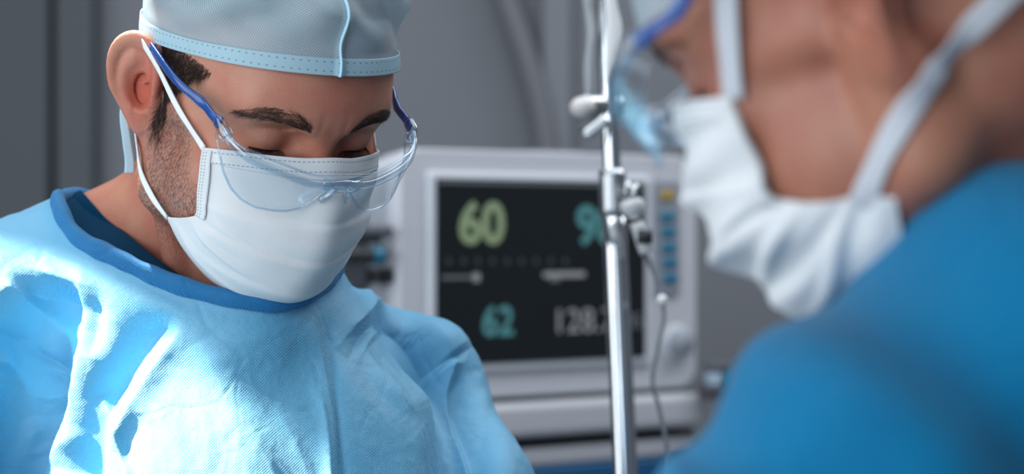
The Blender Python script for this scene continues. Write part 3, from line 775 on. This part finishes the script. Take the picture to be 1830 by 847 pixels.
def dress(me, fn, folds, nz=1.0, collar=True, seed=1, body=None):
    v = verts(me)*1000; n = normals(me); Q = v[:, [0, 2]]
    fr = np.clip(-n[:, 1]*1.4+.45, 0, 1)                     # folds live on the front of the garment
    d = np.zeros(len(v))
    for f in folds: d += fold(Q, *f[:1], f[1]*1.25, f[2], f[3], f[4], f[5])
    d *= fr
    q3 = np.stack([v[:, 0]+.4*v[:, 1], v[:, 2]+.3*v[:, 1]], 1)
    d += nz*(1.0*vnoise(q3, .035, seed)+.6*(1-2*np.abs(np.clip(vnoise(q3*V3(1.6, .6, 0)[:2], .06, seed+1), -1, 1)))+.15*(1-2*np.abs(np.clip(vnoise(q3, .25, seed+2), -1, 1))))
    if collar:
        c, rho, h = collar_sdf(v, 0); k = np.clip((c-6)/34, 0, 1); d *= k*k*(3-2*k)
    v = v+n*d[:, None]
    if body is not None:
        near = d < 1
        for _ in range(2):
            bd = body(v[near]); v[near] += n[near]*np.clip(4-bd, 0, 30)[:, None]
    me.vertices.foreach_set('co', (v/1000).astype(np.float32).ravel()); me.update()
me = sdf_mesh('g', gown1, (-520, 1380, -420), (100, 1920, 60), 2.4, slack=3.)
me = mod_apply(me, ('SUBSURF', dict(levels=1)))
dress(me, gown1, FOLDS1, body=body1)
bm = bmesh.new(); bm.from_mesh(me); v = np.array([x.co[:] for x in bm.verts])*1000
c, rho, h = collar_sdf(v, 0)
kill = ((rho < .985) & (c < 130) & (h > -12-170*(1-rho)) & (h < 60)) | (v[:, 2] < -400)
bm.verts.ensure_lookup_table(); bmesh.ops.delete(bm, geom=[bm.verts[i] for i in np.where(kill)[0]], context='VERTS'); bm.to_mesh(me); bm.free()
me = mod_apply(me, ('SOLIDIFY', dict(thickness=.0009, offset=-1)))
link('gown', me, GOWNM, surgeon)
# bound neckline
cpts = _TC[:720:3]; upv = np.broadcast_to(_cn, cpts.shape)
wob = 1+.06*np.sin(np.linspace(0, 2*np.pi, 240)*9)+.05*np.sin(np.linspace(0, 2*np.pi, 240)*23+1)
link('neck_binding', sweep('neck_binding', (cpts+_cn*1.0+(cpts-COL_C)*.012)/1000, .0062*wob, .0046*wob, 14, closed=True, up=upv, power=2.6), COLLARM, surgeon)
# scrub shirt seen inside the neckline
def scrub(p):
    d = smin(body1(p)-3.5, collar_sdf(p, 3.0)[0]+3, 10); return d
outer = catmull(np.array([P(*c) for c in COLP]), 200, True); outer = outer+(COL_C-outer)*.012-_cn*1.5
INN = [(149,351,1690),(190,388,1655),(242,432,1625),(292,472,1602),(345,504,1592),(430,534,1586),(505,532,1592),(552,510,1622),(578,474,1668),(560,446,1728),(440,418,1770),(280,384,1778),(172,356,1735)]
inner = catmull(np.array([P(*c) for c in INN]), 200, True)
rows = [outer*(1-s)+inner*s+_cn*(4*s*(1-s)) for s in np.linspace(0, 1, 22)]
Gs = np.array(rows); sh = Gs.shape; fl = Gs.reshape(-1, 3)
for _ in range(5):
    dd = body1(fl)-2.5; g = grad_n(body1, fl); fl = fl+g*np.where(dd < 0, -dd, 0)[:, None]
Gs = fl.reshape(sh); me = grid_mesh('scrub_shirt', Gs/1000, False, True); me = mod_apply(me, ('SOLIDIFY', dict(thickness=.0008, offset=0)))
link('scrub_shirt', me, SCRUBM, surgeon)
# ---------------------------------------------------------------- room
def wallmat(name, col, rough=.6):
    m = mat(name, col, rough); n = nd(m, 'ShaderNodeTexNoise', Scale=2.5, Detail=2.)
    lk(m, nd(m, 'ShaderNodeNewGeometry').outputs['Position'], n.inputs['Vector'])
    lk(m, mixc(m, math_(m, 'MULTIPLY', n.outputs[0], .25), col, tuple(c*.8 for c in col)), bsdf(m).inputs['Base Color']); return m
WALLM = wallmat('wall_paint_grey', (.165, .175, .195)); WALLD = wallmat('wall_panel_dark', (.045, .054, .066), .5); FLOORM = wallmat('vinyl_floor', (.25, .27, .29), .4)
CEILM = wallmat('ceiling_white', (.7, .7, .7))
def struct(name, me, m): return put(link(name, me, m, smooth=False), kind='structure')
WY = 3.7
struct('wall_back', rbox('wall_back', -2.6, 2.6, WY, WY+.1, -1.5, 1.6, 0), WALLM)
struct('wall_left', rbox('wall_left', -2.7, -2.6, -1.2, WY+.1, -1.5, 1.6, 0), WALLM)
struct('wall_right', rbox('wall_right', 2.6, 2.7, -1.2, WY+.1, -1.5, 1.6, 0), WALLM)
struct('floor', rbox('floor', -2.7, 2.7, -1.2, WY+.1, -1.6, -1.5, 0), FLOORM)
struct('ceiling', rbox('ceiling', -2.7, 2.7, -1.2, WY+.1, 1.6, 1.7, 0), CEILM)
# dark wall panelling at the far left, in two upright panels with a shadow gap
x1 = P(92, 0, WY-.04).x; x2 = P(100, 0, WY-.04).x; x3 = P(172, 0, WY-.03).x
struct('trim_1', rbox('trim_1', -2.2, x1, WY-.06, WY, -1.5, 1.6, .004), WALLD)
struct('trim_2', rbox('trim_2', x2, x3, WY-.05, WY, -1.5, 1.6, .004), wallmat('wall_panel_dark_2', (.05, .06, .073), .5))
x4 = P(968, 0, WY-.02).x; x5 = P(1022, 0, WY-.02).x
struct('trim_3', rbox('trim_3', x4, x5, WY-.03, WY, -1.5, 1.6, .006), wallmat('wall_trunking_grey', (.185, .197, .222)))
cb = catmull(np.array([P(860, -160, WY-.03), P(905, 0, WY-.03), P(945, 120, WY-.03), P(975, 250, WY-.03), P(985, 420, WY-.03)]), 40)
put(link('wall_cable', sweep('wall_cable', cb, .019, .019, 14), mat('grey_cable', (.145, .152, .17), .6)), 'dark grey cable running slanted down the back wall above the patient monitor', 'cable')

# ---------------------------------------------------------------- patient monitor
ML = V3(*P(714, 500, 2.50)); MRr = V3(*P(1247, 500, 2.78)); ex = MRr-ML; ex[2] = 0; MW = np.linalg.norm(ex); ex /= MW; ez = V3(0, 0, 1); en = np.cross(ex, ez)  # toward camera
if en[1] > 0: en = -en
def mp(px, py, out=0.):
    """pixel -> coordinates (along, up) on the monitor's front plane"""
    o = ML+en*out; d = V3(*P(px, py, 1.)); t = (o@en)/(d@en); q = d*t-ML; return q@ex, q[2]
MM = Matrix([[ex[0], -en[0], 0, ML[0]], [ex[1], -en[1], 0, ML[1]], [0, 0, 1, ML[2]], [0, 0, 0, 1]])   # x along, y backwards, z up
def mplace(o): o.matrix_world = MM; return o
def mlink(name, me, m, par, smooth=True):
    o = bpy.data.objects.new(name, me); C.objects.link(o); me.materials.append(m); o.parent = par
    if smooth: me.shade_smooth()
    return o
def mbox(name, px0, py0, px1, py1, y0, y1, bev, m, par, seg=3):
    a0, b1 = mp(px0, py0, -y0); a1, b0 = mp(px1, py1, -y0)
    me = rbox(name, a0, a1, y0, y1, b0, b1, bev, seg); return mlink(name, me, m, par, False)
HOUSM = mat('monitor_plastic', (.62, .63, .68), .45); HOUSL = mat('monitor_plastic_light', (.70, .73, .78), .4); GREYP = mat('control_strip_plastic', (.30, .33, .38), .5)
DARKM = mat('dark_plastic', (.02, .025, .03), .5)
SCRM = mat('screen_glass', (.008, .010, .012), .25); bsdf(SCRM).inputs['Emission Color'].default_value = (.25, .45, .55, 1); bsdf(SCRM).inputs['Emission Strength'].default_value = .006
mon = empty('patient_monitor'); mplace(mon)
put(mon, 'large pale grey patient monitor with dark screen of green and teal readings', 'monitor')
def outline(hw, hh, r, n=10):
    pts = []
    for cx, cz, a0 in ((hw-r, hh-r, 0), (-hw+r, hh-r, 90), (-hw+r, -hh+r, 180), (hw-r, -hh+r, 270)):
        for k in range(n+1):
            a = math.radians(a0+90*k/n); pts.append((cx+r*math.cos(a), cz+r*math.sin(a)))
    return pts
a0, b1 = mp(714, 263); a1, _ = mp(1247, 263); _, b0 = mp(714, 722)
hw, hh = (a1-a0)/2, (b1-b0)/2; cx, cz = (a0+a1)/2, (b0+b1)/2
sects = [(.16, .75, .70, .03), (.15, .85, .80, .03), (.06, .97, .96, .03), (.012, 1, 1, .028), (.004, .995, .993, .027), (0, .985, .98, .024)]
G = np.array([[(cx+x, y, cz+z) for x, z in outline(hw*sx, hh*sz, r)] for y, sx, sz, r in sects])
me = grid_mesh('housing', G, False, True); bm = bmesh.new(); bm.from_mesh(me); bm.verts.ensure_lookup_table(); n = G.shape[1]
bm.faces.new([bm.verts[i] for i in range(n)]); bm.faces.new([bm.verts[5*n+i] for i in range(n)]); bmesh.ops.recalc_face_normals(bm, faces=bm.faces); bm.to_mesh(me); bm.free()
housing = mlink('housing', me, HOUSM, mon, False)
mbox('screen_bezel', 768, 306, 1168, 650, -.006, .01, .004, HOUSL, mon)
scr = mbox('screen', 781, 318, 1155, 638, -.008, .004, .002, SCRM, mon)
def emit(name, col, s):
    m = mat(name, (.01, .01, .01), .5); bsdf(m).inputs['Emission Color'].default_value = (*col, 1); bsdf(m).inputs['Emission Strength'].default_value = s; return m
GREEN = emit('readout_green', (.30, .42, .25), .55); TEAL = emit('readout_teal', (.10, .36, .40), .5); WHITE = emit('readout_grey', (.35, .38, .42), .55); STATUS = emit('status_bar', (.20, .24, .28), .45)
def mtext(txt, px0, py0, px1, py1, m, par, name='reading', bold=.0):
    cu = bpy.data.curves.new(name, 'FONT'); cu.body = txt; cu.size = 1; cu.extrude = .02; cu.offset = bold
    o = bpy.data.objects.new('tmp', cu); C.objects.link(o); bpy.context.view_layer.update()
    me = bpy.data.meshes.new_from_object(o.evaluated_get(bpy.context.evaluated_depsgraph_get())); bpy.data.objects.remove(o)
    v = verts(me); lo, hi = v.min(0), v.max(0); A0, B1 = mp(px0, py0, .008); A1, B0 = mp(px1, py1, .008)
    q = np.stack([A0+(v[:, 0]-lo[0])/(hi[0]-lo[0])*(A1-A0), -.0085-(v[:, 2]-lo[2])/(max(hi[2]-lo[2], 1e-6))*.0006, B0+(v[:, 1]-lo[1])/(hi[1]-lo[1])*(B1-B0)], 1)
    me.vertices.foreach_set('co', q.astype(np.float32).ravel()); me.update(); return mlink(name, me, m, par, False)
mtext('60', 820, 358, 901, 437, GREEN, scr, bold=.03)
mtext('98', 1030, 366, 1104, 439, TEAL, scr, bold=.025)
mtext('62', 862, 546, 917, 600, TEAL, scr, bold=.02)
mtext('128.7', 996, 552, 1098, 592, WHITE, scr, bold=.0)
mtext('35', 1120, 560, 1146, 586, STATUS, scr)
mbox('status_bar', 785, 322, 1150, 334, -.0088, -.0075, .0003, STATUS, scr)
for x0, x1, y0, y1, mm_ in ((790, 846, 493, 498, STATUS), (846, 858, 488, 503, WHITE), (972, 1046, 486, 495, WHITE), (984, 1000, 495, 503, STATUS)):
    mbox('trace_line', x0, y0, x1, y1, -.0088, -.0075, .0003, mm_, scr)
for k in range(9):
    x = 800+k*26; mbox('scale_tick', x, 462, x+6, 472, -.0088, -.0075, .0003, emit('tick', (.10, .13, .15), .3), scr)
bp = mbox('button_strip', 1174, 322, 1216, 527, -.004, .004, .002, GREYP, mon)
YEL = mat('yellow_key', (.50, .33, .06), .5); BLK = mat('blue_key', (.02, .20, .33), .5)
put(mbox('button', 1184, 340, 1206, 356, -.007, -.002, .001, YEL, bp), 'yellow key')
for k, y in enumerate((379, 406, 434, 461, 489)): mbox('button', 1184+k*1.2, y, 1208+k*1.2, y+15, -.007, -.002, .001, BLK, bp)
ka, kb = mp(1209, 613)
kp = np.array([(0, 0), (0, 0)]); prof = [(.0155, 0), (.0150, -.006), (.0125, -.016), (.0115, -.0175), (.0001, -.0178)]
t = np.linspace(0, 2*np.pi, 40, endpoint=False); G = np.array([[(ka+r*math.cos(a), y, kb+r*math.sin(a)) for a in t] for r, y in prof]); mlink('knob', grid_mesh('knob', G, False, True), GREYP, mon)
G = np.array([[(ka+r*math.cos(a), y, kb+r*math.sin(a)) for a in t] for r, y in ((.021, .001), (.021, -.002), (.0195, -.003), (.015, -.003))]); mlink('knob_collar', grid_mesh('knob_collar', G, False, True), HOUSL, mon)
mbox('handle', 950, 268, 1050, 280, .02, .06, .004, DARKM if 0 else GREYP, mon)
# ---- stand: the shelf under the monitor, on a trolley column
st = empty('monitor_trolley'); mplace(st); put(st, 'grey equipment trolley with stacked shelves carrying the patient monitor', 'trolley')
SHELFM = mat('trolley_grey', (.56, .57, .61), .5); SHD = mat('gap_shade_dark', (.05, .055, .065), .5); BLUEB = mat('blue_drawer_front', (.01, .10, .24), .5)
def tbox(name, x0, x1, y0, y1, d0, d1, bev, m):
    A0, _ = mp(x0, 500, -d0); A1, _ = mp(x1, 500, -d0); z1 = mp(960, y0, -d0)[1]; z0 = mp(960, y1, -d0)[1]
    return mlink(name, rbox(name, A0, A1, d0, d1, z0, z1, bev), m, st, False)
tbox('gap_shade_strip', 740, 1235, 708, 719, .012, .20, .003, SHD)  # dark strip put in for the shade under the monitor
tbox('shelf', 716, 1262, 720, 782, -.02, .26, .008, SHELFM)
tbox('shadow_gap', 735, 1240, 782, 803, .02, .24, .002, SHD)  # dark slab standing in for the shade between shelf and drawer
tbox('drawer', 735, 1242, 801, 834, -.01, .25, .005, SHELFM)
tbox('drawer_front', 735, 1242, 836, 905, -.012, .25, .004, BLUEB)
a0, _ = mp(735, 905); b0 = mp(960, 905)[1]-.004; a1, _ = mp(1242, 905)
floor_z = -1.5-ML[2]
me = rbox('cabinet', a0, a1, -.005, .25, floor_z+.08, b0, .008); mlink('cabinet', me, SHELFM, st, False)
for ax_ in (a0+.04, a1-.04):
    for yy in (.03, .22):
        bm = bmesh.new(); bmesh.ops.create_cone(bm, cap_ends=True, segments=24, radius1=.04, radius2=.04, depth=.03, matrix=Matrix.Translation((ax_, yy, floor_z+.04))@Matrix.Rotation(math.pi/2, 4, 'Y')); bmesh.ops.bevel(bm, geom=bm.edges[:], offset=.004, affect='EDGES'); mlink('castor', mesh_bm('castor', bm), DARKM, st)
# ---- side module with cable plugs, left of the monitor
sm = empty('cable_module'); mplace(sm); put(sm, 'grey plug-in module left of the monitor with black and blue cable connectors', 'medical module')
MODM = mat('module_plastic', (.55, .58, .62), .5); MODD = mat('module_recess', (.10, .11, .13), .5)
a0, b1 = mp(622, 283, -.02); a1, b0 = mp(711, 560, -.02)
mod = mlink('housing', rbox('housing', a0, a1-.002, .025, .16, b0-.12, b1, .012), MODM, sm, False)
mbox('recess', 566, 392, 662, 520, .020, .03, .006, MODD, sm)
def plug(x0, x1, y, r, m, collar=None):
    A0, B = mp(x0, y); A1, _ = mp(x1, y); pth = np.linspace((A0, -.004, B), (A1, -.004, B), 14); rr = r*(1+.10*np.sin(np.linspace(0, 20, 14)))
    o = mlink('cable_plug', sweep('cable_plug', pth, rr, rr, 14), m, sm)
    if collar: mlink('plug_collar', sweep('plug_collar', np.linspace((A1-.010, -.004, B), (A1+.004, -.004, B), 5), r*1.12, r*1.12, 14), collar, o)
GREYC = mat('grey_plug', (.10, .11, .13), .5); TEALM = mat('blue_plug_ring', (.01, .16, .26), .4)
plug(628, 690, 413, .0065, GREYC); plug(632, 672, 424, .0060, DARKM); plug(600, 672, 457, .0085, DARKM, TEALM)
for x in (672, 694): mbox('socket', x, 480, x+11, 506, .008, .03, .002, DARKM, sm)
for x in (686, ): mbox('socket', x, 405, x+10, 420, .008, .03, .002, GREYC, sm); mbox('socket', x+4, 448, x+12, 458, .008, .03, .002, GREYC, sm)

# ---- small kit on the shelf to the right of the monitor
kb_ = empty('connector_block', P(1295, 690, 2.75)); put(kb_, 'dark and pale blue connector block behind the shoulder right of the monitor', 'connector')
q0 = P(1248, 706, 2.78); 
for nm, (x0, y0, x1, y1), m in (('base', (1248, 690, 1330, 712), mat('block_dark', (.07, .06, .08), .5)), ('block', (1262, 648, 1308, 664), mat('block_grey', (.09, .10, .12), .5)), ('pale_tab', (1262, 664, 1290, 690), mat('block_pale', (.42, .55, .66), .5)), ('blue_tab', (1292, 662, 1312, 692), mat('block_blue', (.03, .22, .36), .5))):
    p0 = P(x0, y1, 2.76); p1 = P(x1, y0, 2.76); link(nm, rbox(nm, p0.x, p1.x, 2.74, 2.79, p0.z, p1.z, .004), m, kb_, False)

# ---------------------------------------------------------------- infusion stand and line
CHR = mat('polished_steel', (.72, .75, .78), .12, Metallic=1.0); CHR2 = mat('brushed_steel', (.55, .58, .6), .3, Metallic=1.0)
pt0, pt1 = V3(*P(1079, -30, 2.12)), V3(*P(1119, 880, 2.06)); pd = (pt1-pt0)/(pt0[2]-pt1[2])
top = pt0-pd*.45; bot = pt1+pd*(pt1[2]+1.44)
pole = empty('infusion_stand', bot.tolist()); put(pole, 'shiny chrome infusion pole standing in front of the patient monitor', 'drip stand')
mid = pt0+(pt1-pt0)*.42
link('pole', sweep('pole', np.linspace(bot, mid, 30), .0105, .0105, 28), CHR, pole)
link('telescopic_pole', sweep('telescopic_pole', np.linspace(mid-pd*0, top, 30), .0078, .0078, 28), CHR, pole)
link('collar', sweep('collar', np.linspace(mid-pd*.0+pd*.02, mid-pd*.02, 8), .0118, .0118, 28), CHR2, pole)
for k in range(5):
    a = 2*math.pi*k/5; e = bot+V3(.26*math.cos(a), .26*math.sin(a), -.035); link('leg', sweep('leg', catmull(np.array([bot+V3(0, 0, .02), bot*.5+e*.5+V3(0, 0, .012), e]), 16), .011, .014, 14), CHR2, pole)
    bm = bmesh.new(); bmesh.ops.create_cone(bm, cap_ends=True, segments=20, radius1=.026, radius2=.026, depth=.02, matrix=Matrix.Translation(e+V3(0, 0, .0))@Matrix.Rotation(math.pi/2, 4, 'Y')); link('castor', mesh_bm('castor', bm), DARKM, pole)
for sgn in (-1, 1):
    h = catmull(np.array([top, top+V3(sgn*.06, 0, .01), top+V3(sgn*.10, 0, .0), top+V3(sgn*.115, 0, .02), top+V3(sgn*.12, 0, .045)]), 24); link('hook', sweep('hook', h, .0035, .0035, 10), CHR, pole)
# clamp knob on the pole and a white blade with a highlight put into its colour
cl = empty('pole_clamp', P(1062, 205, 2.10)); put(cl, 'shiny metal clamp with thumb lever gripping the chrome pole at upper height', 'clamp')
c0 = V3(*P(1083, 192, 2.115)); c1 = V3(*P(1042, 192, 2.09))
link('clamp_arm', sweep('clamp_arm', np.linspace(c0+V3(.012, 0, 0), c1, 10), .009, .011, 16), CHR2, cl)
bm = bmesh.new(); bmesh.ops.create_uvsphere(bm, u_segments=24, v_segments=16, radius=.0115); 
for v in bm.verts: v.co = Vector(c1)+Vector((v.co.x, v.co.y, v.co.z*.85))
link('knob', mesh_bm('knob', bm), mat('clear_white_knob', (.75, .72, .70), .15), cl)
link('lever', sweep('lever', np.linspace(P(1085, 212, 2.08), P(1045, 243, 2.08), 8), .003, .006, 10), CHR2, cl)
bl = catmull(np.array([P(1084, -60, 2.00), P(1093, 10, 2.0), P(1098, 55, 2.0), P(1091, 110, 2.0), P(1086, 150, 2.0)]), 30)
link('blade', sweep('blade', bl, .0015, np.array([.004]*6+list(np.linspace(.005, .0075, 10))+list(np.linspace(.0075, .0010, 14))), 10, up=V3(0, -1, 0)), mat('white_blade', (.9, .9, .9), .3), cl)
# drip line
CLR = mat('clear_tube', (.80, .85, .88), .08, Transmission_Weight=.6, IOR=1.4); WHT = mat('white_fitting', (.78, .80, .82), .3)
ln = empty('drip_line', P(1125, 345, 2.08)); put(ln, 'clear infusion line with silver fitting and roller clamp hanging beside the chrome pole', 'tube')
l1 = catmull(np.array([P(1044, -80, 2.1), P(1050, 0, 2.1), P(1057, 60, 2.1), P(1052, 120, 2.1), P(1054, 185, 2.1)]), 40)
link('tube', sweep('tube', l1, .0042*(1+.35*np.abs(np.sin(np.linspace(0, 10, 40)))), .0042, 12), CLR, ln)
link('fitting', sweep('fitting', np.linspace(P(1110, 338, 2.07), P(1143, 346, 2.07), 10), np.array([.005, .007, .009, .009, .006, .006, .009, .009, .006, .004]), np.array([.005, .007, .009, .009, .006, .006, .009, .009, .006, .004]), 16), CHR2, ln)
link('drip_chamber', sweep('drip_chamber', np.linspace(P(1126, 352, 2.07), P(1136, 392, 2.07), 12), np.array([.004, .007, .0095, .0105, .0105, .0105, .010, .009, .008, .006, .005, .004]), np.array([.004, .007, .0095, .0105, .0105, .0105, .010, .009, .008, .006, .005, .004]), 18), WHT, ln)
link('roller_clamp', sweep('roller_clamp', np.linspace(P(1137, 398, 2.07), P(1155, 452, 2.07), 8), .0065, .005, 12, power=4), WHT, ln)
bm = bmesh.new(); bmesh.ops.create_cone(bm, cap_ends=True, segments=20, radius1=.006, radius2=.006, depth=.012, matrix=Matrix.Translation(P(1152, 423, 2.062))@Matrix.Rotation(math.pi/2, 4, 'Y')); link('roller', mesh_bm('roller', bm), DARKM, ln)
l2 = catmull(np.array([P(1152, 448, 2.07), P(1168, 490, 2.07), P(1182, 535, 2.07), P(1186, 570, 2.07), P(1176, 620, 2.07), P(1166, 680, 2.07), P(1178, 730, 2.07), P(1192, 800, 2.07), P(1200, 900, 2.07)]), 90)
link('tube', sweep('tube', l2, .0019, .0019, 10), mat('line_tube', (.34, .37, .42), .2, Transmission_Weight=.3), ln)
bm = bmesh.new(); bmesh.ops.create_uvsphere(bm, u_segments=20, v_segments=14, radius=.0048, matrix=Matrix.Translation(P(1183, 536, 2.068))); link('injection_port', mesh_bm('injection_port', bm), mat('white_port', (.95, .95, .95), .2), ln)
# ================================================================ the person on the right, close to the camera
SKIN2 = skin_mat('skin_tan', (.43, .19, .118), (.38, .135, .09), 0)
R2 = rot(-119.5, 28, 7.5); O2 = V3(164, 1030, 98)
def h2w2(q): return np.asarray(q, float)@R2.T+O2
NB2 = V3(*P(1890, 350, 1110)); SH2 = V3(*P(1770, 755, 1010)); EL2 = V3(*P(1320, 1075, 930)); FSH2 = V3(*P(2050, 560, 1400))
def body2(p):
    hp = (p-O2)@R2; r = np.sqrt((hp**2).sum(1)); d = np.full(len(p), 1e4); n = r < 190
    if n.any(): d[n] = head_field(hp[n])
    d[~n] = r[~n]-130
    nk = cap(p, h2w2(V3(0, 20, -30)), NB2, 54, 58)
    nk = smin(nk, cap(p, h2w2(V3(0, -18, -80)), NB2+V3(-40, 0, -70), 26, 34), 28)
    nk = smin(nk, cap(p, h2w2(V3(60, 14, -30)), NB2+V3(-50, -35, -60), 11, 8), 9)
    nk = smin(nk, cap(p, h2w2(V3(48, 6, -60)), NB2+V3(-40, -10, -45), 10, 30), 24)
    d = smin(d, nk, 20)
    t = smin(cap(p, NB2+V3(30, 20, -62), SH2+V3(15, 15, -16), 50, 44), cap(p, NB2+V3(30, 20, -62), FSH2-V3(0, 0, 16), 50, 44), 30)
    t = smin(t, chain(p, [SH2+V3(15, 15, -10), EL2+V3(10, 10, -10)], [46, 38]), 20)
    return smin(d, t, 25)
me = sdf_mesh('body2', body2, O2-V3(170, 170, 320)+V3(0, 0, 0), O2+V3(420, 330, 190), 2.0)
skin_attrs(me, R2, O2, False); f_ = np.empty(len(me.vertices), np.float32); me.attributes['flush'].data.foreach_get('value', f_); me.attributes['flush'].data.foreach_set('value', f_*.35)
nurse = empty('person', (NB2/1000).tolist()); put(nurse, 'blurred person at right in white mask and blue gown, bent forward in profile', 'person')
link('body', me, SKIN2, nurse)
brow(1, R2, O2, nurse.children[0], 350); lashes(1, R2, O2, nurse.children[0]); eyeball(1, R2, O2, nurse)
def cap_edge2(x, y): return 30+(y-11)*-.14
G, arc, hv, vv = make_cap(R2, O2, cap_edge2, '', '', nu=240, nv=60)
c2 = empty('surgical_cap', (h2w2(V3(0, 2, 100))/1000).tolist()); put(c2, 'pale blue surgical cap at the top edge on the blurred person at right', 'cap')
mm = grid_mesh('crown', (G@R2.T+O2)/1000, True, False); cuv(mm, arc, hv); link('crown', mm, CAPM, c2)
mk2 = empty('face_mask', (h2w2(V3(0, -110, -50))/1000).tolist()); put(mk2, 'white tie-on face mask with bunched pleats on the blurred person at right', 'face mask')
H2 = HALF.copy(); H2[..., 1] += np.array([0, 0, 1, 5, 12])*np.array([0, .8, 1, 1, .8, .5, 0])[:, None]; H2[4:, :3, 1] += np.array([4, 10, 14])[:, None]; H2[6, :, 2] -= 4
make_mask(mk2, R2, O2, half=H2, seed=9, pleat=3.8)
UP2 = np.array([(-64,-61,-5),(-71,-46,20),(-78,-28,48),(-84,-8,78),(-72,5,112),(-40,12,134),(0,14,140)], float)
LO2 = np.array([(-61,-36,-70),(-68,-20,-60),(-73,2,-48),(-70,28,-36),(-58,58,-26),(-30,78,-20),(0,90,-18)], float)
B2L = lambda q: body2(q@R2.T+O2)
TIE2 = mat('mask_tie', (.56, .58, .62), .8)
for s in (-1, 1):
    ear_loop(s, R2, O2, mk2, UP2, TIE2, .0054, fn=B2L); ear_loop(s, R2, O2, mk2, LO2, TIE2, .0056, fn=B2L)
g2 = empty('safety_glasses', (h2w2(V3(0, -120, 3))/1000).tolist()); put(g2, 'clear safety glasses with blue temples on the blurred person at right', 'glasses')
make_glasses(g2, R2, O2, hx=78, z0=33, zb=15, earpt=(-82, 0, 50))
# gown
def gown2(p):
    t = smin(cap(p, NB2+V3(10, 0, -60), SH2, 78, 74), cap(p, NB2+V3(20, 0, -50), FSH2, 78, 70), 40)
    t = smin(t, chain(p, [V3(*P(1560, 915, 960)), V3(*P(1770, 735, 995)), V3(*P(1950, 570, 1005)), V3(*P(2120, 450, 1040))], [72, 74, 74, 74], 20), 30)
    t = smin(t, ell(p, NB2+V3(40, 40, -260), (170, 150, 240)), 60)
    return smin(t, chain(p, [SH2, EL2], [74, 64]), 22)
FOLDS2 = []
me = sdf_mesh('gown2', gown2, (60, 760, -420), (640, 1560, 120), 4.0)
me = mod_apply(me, ('SUBSURF', dict(levels=1)))
v = verts(me)*1000; n = normals(me); q3 = np.stack([v[:, 0]+.5*v[:, 1], v[:, 2]-.3*v[:, 1]], 1)
s_ = (q3[:, 0]*.85+q3[:, 1]*.5); d = 7*np.sin(s_/17+1.5*np.sin(q3[:, 1]/60))+3*vnoise(q3, .05, 11)
me.vertices.foreach_set('co', ((v+n*d[:, None])/1000).astype(np.float32).ravel()); me.update()
link('gown', me, gown_mat('gown_fabric_blue', (.003, .25, .50), (.001, .16, .36), see=.12, gloss=.0, spec=.08), nurse)
